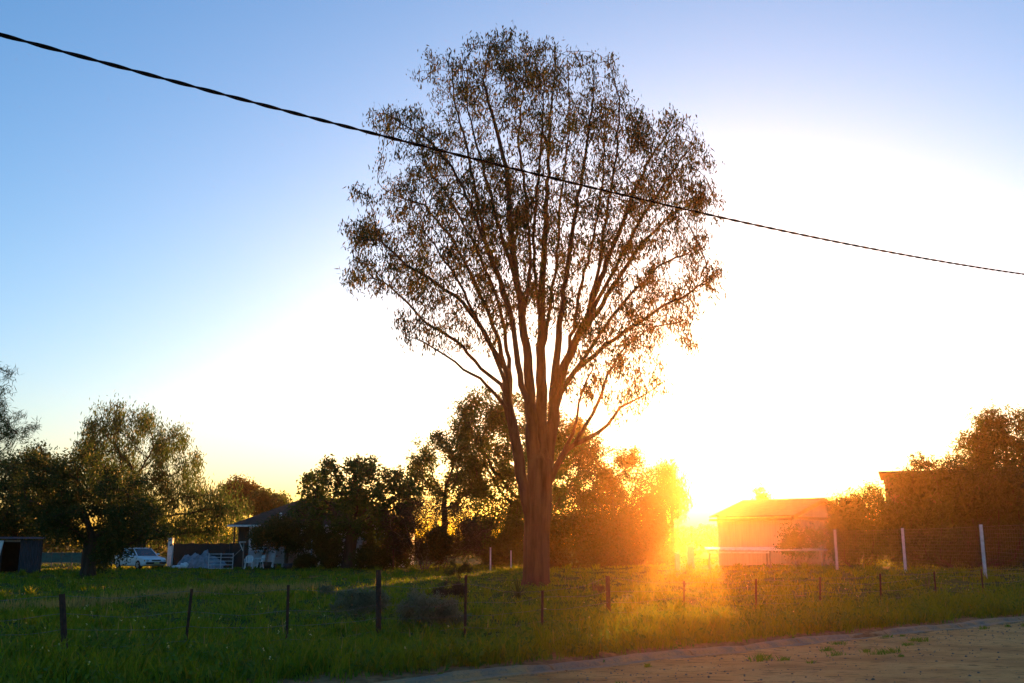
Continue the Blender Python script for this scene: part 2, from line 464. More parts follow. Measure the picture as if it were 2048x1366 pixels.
# ------------------------------------------------------------------ grass: blades in tufts
def patchy(x, y): return 0.5 + 0.5 * wob(x, y, 0.9, 0.7) * 0.6 + 0.4 * wob(x, y, 2.3, 2.0) * 0.5
def blades(name, X, Y, hgt, wid, lean, mat, lean_dir=None):
    n = len(X); Z = height(X, Y)
    a = rng.uniform(0, 2 * math.pi, n); l = rng.uniform(0.15, 1.0, n) * lean * hgt
    dx, dy = np.cos(a) * l, np.sin(a) * l
    b2 = rng.uniform(0, math.pi, n); wx, wy = np.cos(b2) * wid / 2, np.sin(b2) * wid / 2
    z0 = Z - 0.02
    V = np.stack([np.stack([X - wx, Y - wy, z0], -1), np.stack([X + wx, Y + wy, z0], -1),
                  np.stack([X + dx * .4 + wx * .8, Y + dy * .4 + wy * .8, z0 + hgt * .6], -1),
                  np.stack([X + dx, Y + dy, z0 + hgt], -1),
                  np.stack([X + dx * .4 - wx * .8, Y + dy * .4 - wy * .8, z0 + hgt * .6], -1)], 1).reshape(-1, 3)
    F = np.arange(n * 5).reshape(n, 5)
    return tag(link(name, np_mesh(name, V, F), mat), kind="stuff")
def scatter(n, y0, y1, power=1.0, margin=1.12):
    """points over the paddock, thinning with distance as the tufts grow wider"""
    u = rng.uniform(0, 1, n); Y = y0 * (y1 / y0) ** (u ** power)
    X = rng.uniform(-1, 1, n) * Y * 0.53 * margin
    return X, Y
def tufts(n, per, y0, y1, rad):
    X, Y = scatter(n, y0, y1); s = kerb_s(X, Y)
    edge = 0.62 + 0.45 * wob(X, Y, 0.8, 1.0) + 0.3 * wob(X, Y, 2.9, 0.3)
    ok = (s > edge) & (rng.uniform(0, 1, n) < np.clip(1.6 * patchy(X, Y) - 0.15, 0.08, 1)); X, Y = X[ok], Y[ok]
    sc = rng.uniform(0.55, 1.25, len(X)) * (0.65 + 0.6 * np.clip(patchy(Y, X), 0, 1))
    i = np.repeat(np.arange(len(X)), per)
    k = rng.normal(size=(len(i), 2)) * rad * (0.6 + Y[i] / 45)[:, None]
    return X[i] + k[:, 0], Y[i] + k[:, 1], sc[i], Y[i]
X, Y, sc, Yb = tufts(13000, 16, 10.5, 85, 0.085)
tag(blades('grass', X, Y, sc * rng.uniform(0.07, 0.2, len(X)), 0.007 + 0.00085 * Yb, 0.8, M['grass']), "short uneven green grass covering the paddock", "grass")
# taller tussocks standing out of the short grass
Xc, Yc = scatter(900, 13, 70); ok = (kerb_s(Xc, Yc) > 1.6) & (0.5 + 0.5 * wob(Xc, Yc, 0.7, 3.0) + 0.3 * wob(Xc, Yc, 1.9, 1.0) > 0.45); Xc, Yc = Xc[ok], Yc[ok]
i = np.repeat(np.arange(len(Xc)), 34); sc = rng.uniform(0.5, 1.3, len(Xc))[i]
X = Xc[i] + rng.normal(size=len(i)) * 0.09 * sc; Y = Yc[i] + rng.normal(size=len(i)) * 0.09 * sc
tag(blades('tussock_grass', X, Y, sc * rng.uniform(0.12, 0.36, len(i)), 0.010 + 0.0007 * Y, 0.75, M['grass']), "taller grass tussocks dotted over the paddock", "grass")
# taller weeds along the roadside bank
T = rng.uniform(-12, 42, 5200); s = 0.62 + np.abs(rng.normal(size=5200)) * 1.6
ok = rng.uniform(0, 1, 5200) < 0.35 + 0.65 * np.clip(0.5 + wob(T, s, 1.1), 0, 1); T, s = T[ok], s[ok]
Xc = K0[0] + KD[0] * T + KN[0] * s; Yc = K0[1] + KD[1] * T + KN[1] * s
i = np.repeat(np.arange(len(T)), 14); sc = rng.uniform(0.5, 1.3, len(T))[i]
X = Xc[i] + rng.normal(size=len(i)) * 0.09; Y = Yc[i] + rng.normal(size=len(i)) * 0.09
tag(blades('bank_grass', X, Y, sc * rng.uniform(0.12, 0.34, len(i)), 0.016, 0.7, M['grass']), "taller ragged grass on the roadside bank", "grass")
# broad-leaved weeds among it
i2 = np.repeat(rng.integers(0, len(T), 1500), 16); n2 = len(i2)
X = Xc[i2] + rng.normal(size=n2) * 0.12; Y = Yc[i2] + rng.normal(size=n2) * 0.12
C = np.stack([X, Y, height(X, Y) + np.abs(rng.normal(size=n2)) * 0.11 + 0.03], -1)
D = rng.normal(size=(n2, 3)) * 0.8 + np.array([0, 0, 0.7])
tag(link('weeds', leaf_mesh('weeds', C, D, rng.uniform(0.06, 0.15, n2), rng.uniform(0.025, 0.06, n2)), M['weed']), "leafy green weeds along the bank", "weeds", kind="stuff")
# weeds out in the paddock
X0, Y0 = scatter(2600, 13, 60); s = kerb_s(X0, Y0); ok = (s > 2.0) & (patchy(Y0 * 1.3, X0 * 1.3) > 0.5); X0, Y0 = X0[ok], Y0[ok]
i = np.repeat(np.arange(len(X0)), 22); X = X0[i] + rng.normal(size=len(i)) * 0.16; Y = Y0[i] + rng.normal(size=len(i)) * 0.16
C = np.stack([X, Y, height(X, Y) + np.abs(rng.normal(size=len(i))) * 0.09 + 0.02], -1)
D = rng.normal(size=(len(i), 3)) * 0.9 + np.array([0, 0, 0.6])
tag(link('paddock_weeds', leaf_mesh('paddock_weeds', C, D, rng.uniform(0.06, 0.16, len(i)), rng.uniform(0.03, 0.06, len(i))), M['weed']), "low leafy weeds scattered in the paddock", "weeds", kind="stuff")
# pale band at left standing in for a sunlit strip; a few seeding stalks elsewhere
pts = [on(x, y) for x, y in ((0, 1222), (120, 1216), (250, 1206), (350, 1198), (450, 1190), (560, 1184), (640, 1178))]
sx, sy = [], []
for a, c in zip(pts[:-1], pts[1:]):
    for q in range(420):
        p = a.lerp(c, rnd.random()); sx.append(p.x + rnd.gauss(0, 0.25)); sy.append(p.y + rnd.gauss(0, 0.75))
Xa, Ya = scatter(500, 14, 60); ok = kerb_s(Xa, Ya) > 1.5
X = np.concatenate([sx, Xa[ok]]); Y = np.concatenate([sy, Ya[ok]])
tag(blades('sunlit_dry_grass', X, Y, rng.uniform(0.16, 0.4, len(X)), 0.022, 0.35, M['sunlit_dry']), "pale yellow seeding stalks in the paddock, the left band standing in for sunlight", "grass")
# tiny flowers
Xa, Ya = scatter(240, 12, 45); ok = kerb_s(Xa, Ya) > 1.2; X, Y = Xa[ok], Ya[ok]
i = np.repeat(np.arange(len(X)), 4); C = np.stack([X[i], Y[i], height(X, Y)[i] + 0.2], -1) + rng.normal(size=(len(i), 3)) * 0.012
tag(link('wildflowers', leaf_mesh('wildflowers', C, rng.normal(size=(len(i), 3)), np.full(len(i), 0.03), np.full(len(i), 0.02)), M['flower']), "tiny yellow wildflowers dotted in the grass", "flowers", kind="stuff")
# small weeds and stones on the dirt road
nc = 70; Tc = rng.uniform(-5, 34, nc); Sc = -np.abs(rng.normal(size=nc)) * 0.9 - 0.12; big = rng.uniform(0.35, 1.0, nc) ** 1.5
i = np.repeat(np.arange(nc), 60)
TT = Tc[i] + rng.normal(size=len(i)) * 0.16 * big[i]; SS = np.minimum(Sc[i] + rng.normal(size=len(i)) * 0.06 * big[i], 0.1)
X = K0[0] + KD[0] * TT + KN[0] * SS; Y = K0[1] + KD[1] * TT + KN[1] * SS
_h = height; height = lambda x, y: np.full(len(x), -0.15)
tag(blades('road_weeds', X, Y, rng.uniform(0.03, 0.13, len(i)) * (0.4 + 0.6 * big[i]), 0.012, 1.1, M['grass']), "small green weeds sprouting on the dirt road", "weeds")
height = _h
q = 2600; TT = rng.uniform(-8, 36, q); SS = -np.abs(rng.normal(size=q)) * 2.2 - 0.05; rs = rng.uniform(0.005, 0.022, q) * rng.uniform(0.6, 1.3, q)
oc = np.array([(1, 0, 0), (-1, 0, 0), (0, 1, 0), (0, -1, 0), (0, 0, 0.7), (0, 0, -0.7)], float)
of = np.array([(0, 2, 4), (2, 1, 4), (1, 3, 4), (3, 0, 4), (2, 0, 5), (1, 2, 5), (3, 1, 5), (0, 3, 5)])
C = np.stack([K0[0] + KD[0] * TT + KN[0] * SS, K0[1] + KD[1] * TT + KN[1] * SS, road_h(SS, TT) + rs * 0.3], -1)
V = (C[:, None, :] + oc[None] * rs[:, None, None] * rng.uniform(0.6, 1.4, (q, 6, 1))).reshape(-1, 3)
F = (np.arange(q)[:, None, None] * 6 + of[None]).reshape(-1, 3)
M['stone'] = plain('road stone', (0.22, 0.16, 0.11), (0.1, 0.07, 0.05), scale=12)
tag(link('gravel', np_mesh('gravel', V, F), M['stone']), "loose small stones on the dirt road", "gravel", kind="stuff")
# ------------------------------------------------------------------ the big gum tree
GY = 39.0
gb = Vector((at(1072, 1178, GY).x, GY, float(height(at(1072, 1178, GY).x, GY))))
LIMBS = {  # centre lines traced as (x, y) on the tree's own plane, with a depth drift at the end
 'T':  (None, [(1072, 1178), (1073, 1130), (1073, 1085), (1075, 1040), (1077, 1000), (1079, 960), (1081, 925)], 0),
 'L':  (('T', 2), [(1060, 1030), (1048, 975), (1038, 920), (1029, 870), (1020, 828), (1013, 790)], -0.5),
 'L1': (('L', 4), [(1003, 803), (983, 781), (961, 757), (926, 739), (891, 711), (847, 684), (815, 672)], -2.5),
 'L2': (('L', 5), [(1001, 768), (961, 737), (926, 693), (882, 662), (845, 640), (800, 592), (765, 562), (730, 555)], 2.5),
 'L3': (('L', 5), [(1018, 746), (996, 715), (970, 667), (926, 605), (873, 566), (812, 530), (760, 480), (725, 480)], -2.0),
 'L4': (('L', 5), [(1012, 745), (1000, 690), (975, 620), (940, 545), (900, 470), (850, 410), (790, 390)], 3.0),
 'L7': (('L', 3), [(1022, 820), (1018, 740), (1010, 660), (985, 570), (945, 480), (900, 400), (850, 330)], 1.0),
 'L8': (('L', 4), [(1008, 760), (985, 700), (950, 630), (915, 560), (870, 490), (830, 440)], -3.4),
 'B':  (('T', 5), [(1070, 925), (1063, 870), (1060, 815), (1058, 760), (1056, 716), (1045, 650), (1032, 560), (1020, 440), (1014, 340), (985, 230), (966, 160), (978, 105)], -1.0),
 'L5': (('B', 2), [(1042, 770), (1033, 705), (1022, 630), (990, 540), (950, 430), (905, 335), (850, 275), (785, 235)], -2.6),
 'L6': (('L5', 2), [(1005, 570), (975, 500), (950, 380), (930, 280), (908, 195), (905, 140)], 2.0),
 'B2': (('B', 5), [(1056, 590), (1060, 500), (1052, 390), (1036, 280), (1045, 180), (1058, 115)], 2.8),
 'B3': (('B', 6), [(1005, 480), (985, 400), (960, 310), (935, 220), (925, 130)], -2.0),
 'C':  (('T', 6), [(1082, 880), (1082, 820), (1082, 760), (1082, 716), (1083, 640), (1086, 540), (1092, 440), (1096, 330), (1102, 220), (1112, 120)], 1.2),
 'C2': (('C', 4), [(1072, 580), (1066, 480), (1075, 370), (1085, 260), (1090, 170)], -3.0),
 'C3': (('C', 3), [(1096, 640), (1108, 560), (1118, 450), (1128, 340), (1140, 230), (1135, 130)], 2.6),
 'E':  (('T', 5), [(1094, 920), (1101, 865), (1107, 815), (1115, 770), (1130, 728), (1150, 685), (1174, 636), (1200, 560), (1236, 470), (1270, 380), (1310, 300), (1352, 250)], 1.6),
 'D':  (('E', 2), [(1109, 760), (1113, 720), (1118, 650), (1132, 560), (1148, 440), (1168, 330), (1184, 220), (1190, 145)], -2.4),
 'E2': (('E', 6), [(1190, 570), (1205, 480), (1222, 380), (1235, 290), (1240, 200), (1225, 150)], -2.6),
 'E3': (('E', 4), [(1150, 640), (1166, 560), (1188, 470), (1205, 370), (1210, 270), (1212, 180)], 2.8),
 'F':  (('E', 2), [(1122, 785), (1150, 742), (1210, 690), (1270, 650), (1325, 612), (1380, 585), (1430, 548)], -1.8),
 'F2': (('E', 5), [(1195, 625), (1235, 560), (1280, 490), (1330, 440), (1380, 405), (1425, 400)], 3.2),
 'F3': (('F', 1), [(1200, 668), (1260, 590), (1320, 530), (1370, 510), (1405, 490)], 1.5),
 'F4': (('E', 6), [(1230, 540), (1270, 460), (1320, 380), (1360, 320), (1390, 280)], -1.5),
 'G':  (('T', 4), [(1102, 960), (1122, 915), (1150, 888), (1185, 872), (1215, 850), (1240, 815), (1270, 800), (1312, 775)], -1.0),
 'G2': (('G', 2), [(1172, 850), (1195, 808), (1215, 750), (1250, 695), (1300, 655), (1370, 640)], 1.5),
 'G3': (('G', 1), [(1145, 870), (1155, 830), (1166, 780), (1190, 720)], -1.5),
}
FIXR = {'T': (0.5, 0.5), 'L': (0.25, 0.19), 'L5': (0.15, 0.02), 'B': (0.29, 0.02), 'C': (0.29, 0.02), 'D': (0.19, 0.02), 'E': (0.29, 0.02), 'F': (0.13, 0.02), 'G': (0.14, 0.02), 'L3': (0.13, 0.02), 'L4': (0.12, 0.02), 'L7': (0.12, 0.02), 'F2': (0.12, 0.02)}
nodes, par, idx, rfix = [], [], {}, []
for key, (src, pts, dep) in LIMBS.items():
    ids = []; n0 = len(pts)
    prev = -1 if src is None else idx[src[0]][src[1]]
    p0 = None if prev < 0 else Vector(nodes[prev])
    d0 = 0.0 if prev < 0 else p0.y - GY
    ra, rb = FIXR.get(key, (0.09, 0.018))
    for q, (x, y) in enumerate(pts):
        f = (q + 1) / n0
        tgt = at(x, y, GY + d0 + dep * f)
        if prev < 0:
            tgt = Vector((gb.x, GY, gb.z - 0.25)); nodes.append(tuple(tgt)); par.append(-1); rfix.append(0.66); prev = 0
        else:
            a = Vector(nodes[prev]); k = max(1, round((tgt - a).length / 0.45))
            for j in range(1, k + 1):
                w = Vector((rnd.gauss(0, 0.032), rnd.gauss(0, 0.032), rnd.gauss(0, 0.02))) if (key != 'T' and j < k) else Vector((0, 0, 0))
                nodes.append(tuple(a.lerp(tgt, j / k) + w)); par.append(prev); prev = len(nodes) - 1
                rfix.append(ra + (rb - ra) * (q + j / k) / n0)
        ids.append(prev)
    idx[key] = ids
CROWN = [(975, 74), (1010, 84), (1040, 78), (1090, 92), (1130, 90), (1170, 115), (1210, 120), (1240, 150), (1280, 190), (1290, 228), (1340, 230), (1385, 248),
         (1395, 290), (1408, 330), (1395, 375), (1432, 400), (1400, 420), (1365, 440), (1378, 482), (1415, 485), (1412, 510), (1385, 530), (1436, 542), (1415, 568), (1385, 585),
         (1372, 615), (1385, 640), (1382, 675), (1340, 668), (1310, 690), (1290, 740), (1326, 770), (1285, 800), (1240, 822), (1195, 815), (1150, 800), (1140, 745), (1150, 690), (1120, 640), (1000, 640),
         (985, 690), (930, 690), (870, 688), (815, 672), (795, 642), (832, 622), (800, 582), (712, 562), (718, 515), (702, 490), (735, 440), (738, 390), (780, 377),
         (828, 345), (818, 300), (782, 282), (750, 238), (790, 208), (850, 242), (882, 215), (872, 180), (852, 152), (880, 120), (920, 100), (965, 96)]
rng = np.random.default_rng(5)
A = crown_points(CROWN, GY, 9.5, 5200, clump=560, spread=0.32)
lone = [(1425, 402), (1395, 412), (1385, 395), (1428, 548), (1405, 556), (1402, 488), (1385, 500), (805, 645), (825, 655), (718, 560), (742, 556), (755, 240), (780, 250), (853, 158), (1312, 775), (1290, 782), (1262, 800), (740, 398), (712, 492), (1372, 640), (1340, 655), (1375, 675), (1300, 740)]
A = np.concatenate([A] + [np.array(at(x, y, GY + rnd.uniform(-2, 2))) + rng.normal(size=(16, 3)) * 0.22 for x, y in lone])
P, pr = grow(nodes, par, A, 0.3, 0.36, iters=60, inertia=0.9, jit=0.16, trop=(0, 0, 0.18))
r = radii(P, pr, 0.0095, 2.15)
nl = len(nodes)
r[:nl] = np.maximum(np.array(rfix), np.minimum(r[:nl], np.array(rfix) * 1.2))
r[:nl] *= 1 + rng.normal(size=nl) * 0.02
r = np.minimum(r, np.where(pr >= 0, r[np.maximum(pr, 0)], 9))
gum = tag(empty('gum_tree', gb), "tall gum tree with reddish fibrous trunk fanning into many stems, centre of paddock", "tree")
o = np.array(gb)
tubes('trunk', local(P, o), pr, r, M['gum_bark'], gum)
thin = (r < 0.024); thin[:nl] = False
for k in idx: thin[idx[k][-1]] = True if k not in ('T', 'L') else False
ids = np.where(thin)[0]
kids = np.zeros(len(P), int); np.add.at(kids, pr[pr >= 0], 1)
tipn = np.where(kids == 0)[0]
print("gum nodes", len(P), "leaf nodes", len(ids), "tips", len(tipn))
sel = np.concatenate([ids[rng.uniform(0, 1, len(ids)) < 0.3], tipn, tipn])
leaves('crown', local(P, o), sel, 14, 0.17, 0.22, 0.056, M['gum_leaf'], gum, 'hang', elong=(1, 1, 1.1))
# ------------------------------------------------------------------ other trees and shrubs
def gz(x, y): return float(height(x, y))
def base_at(px, Y):
    p = at(px, 1100, Y); return Vector((p.x, Y, gz(p.x, Y)))
def tree(name, label, bx, Y, outline, depth, leafm, tp=None, **k):
    tr = [at(x, y, Y + (k.get('dy', 0) if q else 0)) for q, (x, y) in enumerate(tp)] if tp else None
    k.pop('dy', None)
    return make_tree(name, label, base_at(bx, Y), Y, outline, depth, leafm, trunk_pts=tr, **k)
def shrub(name, label, bx, Y, outline, depth, leafm, **k):
    k.setdefault('stems', 7); k.setdefault('stem_spread', 0.5); k.setdefault('cat', 'shrub'); k.setdefault('part', 'foliage')
    return make_tree(name, label, base_at(bx, Y), Y, outline, depth, leafm, **k)

tree('bottlebrush_tree', "dark fine-needled tree reaching in at the left edge of the picture", -130, 30,
     [(-190, 700), (-60, 690), (5, 728), (34, 745), (24, 790), (28, 815), (60, 852), (40, 872), (28, 930), (-40, 960), (-180, 950)], 4.0, 'dark_leaf',
     [(-130, 1000), (-120, 900)], n=420, clump=110, cspread=0.2, step=0.2, kill=0.25, tip=0.006, per=16, lspread=0.09, L=0.2, W=0.016, style='out', trunk_r=0.16)
tree('pepper_tree', "tall weeping pepper tree behind the parked white car", 285, 82,
     [(235, 798), (268, 812), (300, 838), (340, 848), (368, 872), (408, 897), (402, 930), (380, 955), (428, 985), (468, 1012), (480, 1058), (458, 1085), (400, 1092), (340, 1088), (300, 1060),
      (250, 1030), (190, 980), (150, 905), (165, 868), (192, 842), (206, 815)], 9.0, 'pepper_leaf',
     [(286, 1060), (282, 1000), (270, 950)], n=620, clump=190, cspread=0.42, step=0.4, kill=0.5, tip=0.014, per=15, lspread=0.26, L=0.34, W=0.075, style='hang', trunk_r=0.36, elong=(1, 1, 1.7))
tree('spreading_tree', "dark wide spreading tree with low branches in front of the white car", 180, 51,
     [(18, 965), (58, 925), (100, 910), (150, 906), (200, 925), (240, 960), (290, 1000), (322, 1045), (308, 1066), (280, 1072), (256, 1092), (225, 1128), (200, 1130), (165, 1105), (110, 1068), (60, 1040), (30, 1000)], 6.5, 'dark_leaf',
     [(178, 1105), (182, 1070)], n=460, clump=150, cspread=0.3, step=0.28, kill=0.36, tip=0.01, per=20, lspread=0.2, L=0.17, W=0.075, style='any', trunk_r=0.34)
tree('bushy_tree', "dense bushy tree behind the small tin outhouse", 30, 68,
     [(-90, 960), (-20, 930), (40, 925), (72, 905), (105, 925), (125, 980), (120, 1050), (80, 1085), (-90, 1090)], 7, 'dark_leaf', [(30, 1060)],
     n=420, clump=110, cspread=0.4, step=0.4, kill=0.5, tip=0.014, per=17, lspread=0.3, L=0.24, W=0.1, trunk_r=0.22)
tree('far_gum_tree', "rounded far gum crown above the roof's left end", 478, 122, [(444, 988), (458, 966), (486, 960), (508, 974), (522, 1000), (505, 1020), (450, 1020)], 6, 'warm_leaf', [(478, 1040)],
     n=160, clump=40, cspread=0.4, step=0.5, kill=0.6, tip=0.016, per=20, lspread=0.35, L=0.36, W=0.16, trunk_r=0.25)
tree('far_tree', "low far tree just above the house roof", 538, 118, [(505, 1004), (530, 990), (560, 998), (590, 1012), (590, 1045), (500, 1045)], 6, 'mid_leaf', [(540, 1055)],
     n=140, clump=36, cspread=0.4, step=0.5, kill=0.6, tip=0.016, per=20, lspread=0.35, L=0.36, W=0.16, trunk_r=0.22)
tree('knobby_tree', "round tree with upright leaf tufts and thick trunk in front of the white house", 697, 69,
     [(572, 1005), (600, 985), (612, 958), (638, 930), (668, 925), (690, 932), (718, 918), (746, 916), (772, 930), (800, 942), (826, 972), (838, 1012), (820, 1060), (790, 1088), (740, 1072), (680, 1072), (640, 1066), (600, 1050), (580, 1030)], 7.5, 'mid_leaf',
     [(700, 1100), (704, 1070)], n=520, clump=300, cspread=0.18, step=0.36, kill=0.34, tip=0.017, per=7, lspread=0.18, L=0.26, W=0.14, trunk_r=0.4, style='any', inertia=0.6, trop=(0, 0, 0.3))
tree('garden_tree', "small low dark tree against the white house wall", 572, 71.5,
     [(502, 1078), (520, 1052), (560, 1040), (612, 1042), (642, 1060), (640, 1092), (610, 1092), (560, 1092), (515, 1086)], 4, 'dark_leaf', [(574, 1110)],
     n=220, clump=70, cspread=0.22, step=0.3, kill=0.34, tip=0.012, per=18, lspread=0.22, L=0.2, W=0.1, trunk_r=0.13)
shrub('twiggy_bush', "grey-brown twiggy thicket left of the gum trunk", 850, 66,
      [(768, 1012), (800, 1000), (850, 1003), (900, 1010), (955, 1030), (972, 1080), (950, 1112), (880, 1118), (800, 1116), (772, 1080)], 4.5, 'twig_leaf', n=460, clump=140, cspread=0.3, step=0.3, kill=0.34, tip=0.012, per=12, lspread=0.2, L=0.2, W=0.045, barkm='grey_bark', stem_spread=0.4)
shrub('orange_lit_bush', "small bush with orange sunlight put into its leaf colour, in front of the thicket", 874, 63, [(855, 1070), (876, 1055), (898, 1078), (896, 1104), (866, 1116)], 1.6, 'warm_leaf', n=90, step=0.2, kill=0.25, tip=0.01, per=18, lspread=0.13, L=0.15, W=0.08, stem_spread=0.2)  # orange sunlight is put into the leaf colour here
tree('lacy_tree', "thin-leaved tree between the tufted tree and the gum", 880, 86,
     [(820, 922), (838, 885), (870, 868), (902, 876), (932, 892), (965, 930), (968, 1000), (930, 1022), (880, 1012), (842, 992), (822, 960)], 6, 'mid_leaf', [(890, 1050), (888, 1010)],
     n=300, clump=90, cspread=0.38, step=0.36, kill=0.42, tip=0.013, per=11, lspread=0.24, L=0.24, W=0.13, trunk_r=0.25)
tree('broad_tree', "large broad tree directly behind the gum trunk", 1035, 92,
     [(902, 818), (940, 806), (980, 798), (1040, 800), (1100, 818), (1150, 838), (1182, 870), (1212, 912), (1222, 980), (1212, 1040), (1100, 1052), (960, 1050), (935, 960), (908, 900), (900, 850)], 10, 'mid_leaf', [(1030, 1060), (1040, 1000)],
     n=760, clump=230, cspread=0.5, step=0.45, kill=0.52, tip=0.016, per=15, lspread=0.32, L=0.3, W=0.15, trunk_r=0.5)
tree('feathery_tree', "feathery sunlit tree right of the gum trunk", 1235, 82,
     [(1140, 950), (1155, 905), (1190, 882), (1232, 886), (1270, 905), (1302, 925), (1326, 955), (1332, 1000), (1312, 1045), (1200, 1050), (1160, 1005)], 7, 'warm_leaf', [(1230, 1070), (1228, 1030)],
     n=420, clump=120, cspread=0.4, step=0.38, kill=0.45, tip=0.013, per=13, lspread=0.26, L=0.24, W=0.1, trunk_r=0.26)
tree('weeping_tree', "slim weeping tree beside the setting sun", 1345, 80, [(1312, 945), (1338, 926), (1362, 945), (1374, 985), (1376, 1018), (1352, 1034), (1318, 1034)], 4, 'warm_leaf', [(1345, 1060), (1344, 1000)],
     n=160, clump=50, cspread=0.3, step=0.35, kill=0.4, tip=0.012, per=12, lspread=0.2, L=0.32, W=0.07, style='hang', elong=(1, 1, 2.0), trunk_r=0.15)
shrub('hedge_bush', "dark bush filling the gap left behind the gum trunk", 990, 80, [(925, 1052), (985, 1040), (1045, 1042), (1060, 1090), (1050, 1122), (930, 1120)], 4, 'mid_leaf', n=340, clump=86, cspread=0.36, step=0.36, kill=0.42, tip=0.013, per=19, lspread=0.28, L=0.24, W=0.11)
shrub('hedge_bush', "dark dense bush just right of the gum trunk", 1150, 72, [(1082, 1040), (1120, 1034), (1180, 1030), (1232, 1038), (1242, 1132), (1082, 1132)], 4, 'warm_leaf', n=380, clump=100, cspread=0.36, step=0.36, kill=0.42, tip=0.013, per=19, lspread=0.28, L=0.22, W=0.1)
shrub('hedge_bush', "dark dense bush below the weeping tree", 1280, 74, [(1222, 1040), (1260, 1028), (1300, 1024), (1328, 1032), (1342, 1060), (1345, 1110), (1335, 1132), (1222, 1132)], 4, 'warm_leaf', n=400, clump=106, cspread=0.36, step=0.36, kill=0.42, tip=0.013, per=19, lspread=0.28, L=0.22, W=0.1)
tree('far_tree', "tiny far tree crown peeking over the shed roof", 1520, 100, [(1500, 992), (1514, 982), (1540, 990), (1548, 1006), (1540, 1015), (1500, 1012)], 3, 'warm_leaf', [(1520, 1040)], n=50, clump=14, cspread=0.22, step=0.35, kill=0.4, tip=0.014, per=7, lspread=0.2, L=0.26, W=0.12, trunk_r=0.14)
shrub('garden_shrub', "loose shrub against the cream shed wall", 1600, 57, [(1556, 1085), (1566, 1060), (1582, 1056), (1600, 1066), (1618, 1058), (1636, 1066), (1640, 1090), (1625, 1104), (1560, 1104)], 2.2, 'mid_leaf', n=130, clump=40, cspread=0.14, step=0.26, kill=0.3, tip=0.01, per=7, lspread=0.17, L=0.17, W=0.08)
shrub('oleander_hedge', "rounded upright shrubs at the right end of the cream shed", 1715, 55,
      [(1668, 1015), (1672, 996), (1682, 988), (1692, 1002), (1706, 990), (1722, 1000), (1740, 984), (1765, 990), (1788, 1010), (1795, 1060), (1792, 1122), (1672, 1128), (1668, 1080), (1660, 1050)], 3.4, 'mid_leaf', n=520, clump=130, cspread=0.24, step=0.28, kill=0.34, tip=0.011, per=15, lspread=0.18, L=0.22, W=0.06, style='out', stem_spread=0.9, stems=9)
shrub('oleander_hedge', "tall dark hedge in front of the tall brown building", 1930, 51,
      [(1782, 1000), (1796, 955), (1822, 938), (1838, 925), (1858, 935), (1880, 912), (1900, 928), (1918, 946), (1965, 948), (2060, 950), (2120, 960), (2120, 1130), (1960, 1138), (1785, 1136)], 4.5, 'dark_leaf', n=1100, clump=260, cspread=0.3, step=0.3, kill=0.36, tip=0.012, per=14, lspread=0.2, L=0.23, W=0.065, style='out', stem_spread=2.2, stems=14)
tree('olive_tree', "clumpy dark tree rising above the hedge at the right edge", 2010, 57,
     [(1915, 885), (1932, 866), (1950, 858), (1968, 838), (1996, 834), (2018, 862), (2040, 850), (2062, 818), (2110, 830), (2110, 960), (1990, 962), (1934, 945), (1925, 910)], 5, 'mid_leaf', [(2010, 1050), (2012, 990)],
     n=520, clump=120, cspread=0.34, step=0.28, kill=0.34, tip=0.011, per=15, lspread=0.2, L=0.19, W=0.07, trunk_r=0.25)
for k, (label, bx, Y, ol, dp, lm, nn) in enumerate([
    ("grey saltbush behind the thick rusty fence post", 720, 23.0, [(665, 1218), (690, 1186), (722, 1172), (752, 1182), (774, 1208), (772, 1236), (720, 1242), (675, 1236)], 1.3, 'grey_leaf', 260),
    ("grey saltbush right of the thick rusty fence post, nearer the road", 855, 19.6, [(790, 1226), (820, 1192), (855, 1182), (890, 1196), (922, 1232), (916, 1262), (850, 1268), (800, 1260)], 1.4, 'grey_leaf', 300),
    ("tiny grey saltbush alone, left of the other two", 648, 31, [(636, 1196), (645, 1172), (658, 1176), (664, 1198)], 0.5, 'grey_leaf', 60),
    ("low dark scrub behind the saltbushes", 905, 31, [(868, 1188), (895, 1170), (930, 1174), (938, 1196), (875, 1199)], 0.9, 'twig_leaf', 120),
    ("leafy weed bush on the grass left of the gum trunk", 914, 46, [(893, 1152), (904, 1122), (925, 1118), (940, 1140), (932, 1166), (900, 1166)], 0.9, 'dark_leaf', 110),
    ("low reddish scrub right of the gum trunk", 1190, 33, [(1165, 1190), (1185, 1170), (1205, 1172), (1214, 1192), (1170, 1196)], 0.7, 'twig_leaf', 70),
    ("small round weed clump near the white mesh fence", 1850, 33, [(1832, 1190), (1845, 1172), (1868, 1172), (1880, 1188), (1862, 1196)], 0.7, 'weed', 70),
]):
    shrub('saltbush' if 'saltbush' in label else 'weed_bush' if lm in ('weed', 'dark_leaf') else 'scrub', label, bx, Y, ol, dp, lm, n=nn // 2, clump=max(14, nn // 8), cspread=0.08, step=0.09, kill=0.1, tip=0.0035, per=16, lspread=0.055, L=0.17 if lm == 'weed' else 0.085, W=0.035 if lm == 'weed' else 0.022, style='out', stems=8, stem_spread=0.12, barkm='salt_bark' if lm == 'grey_leaf' else 'grey_bark')
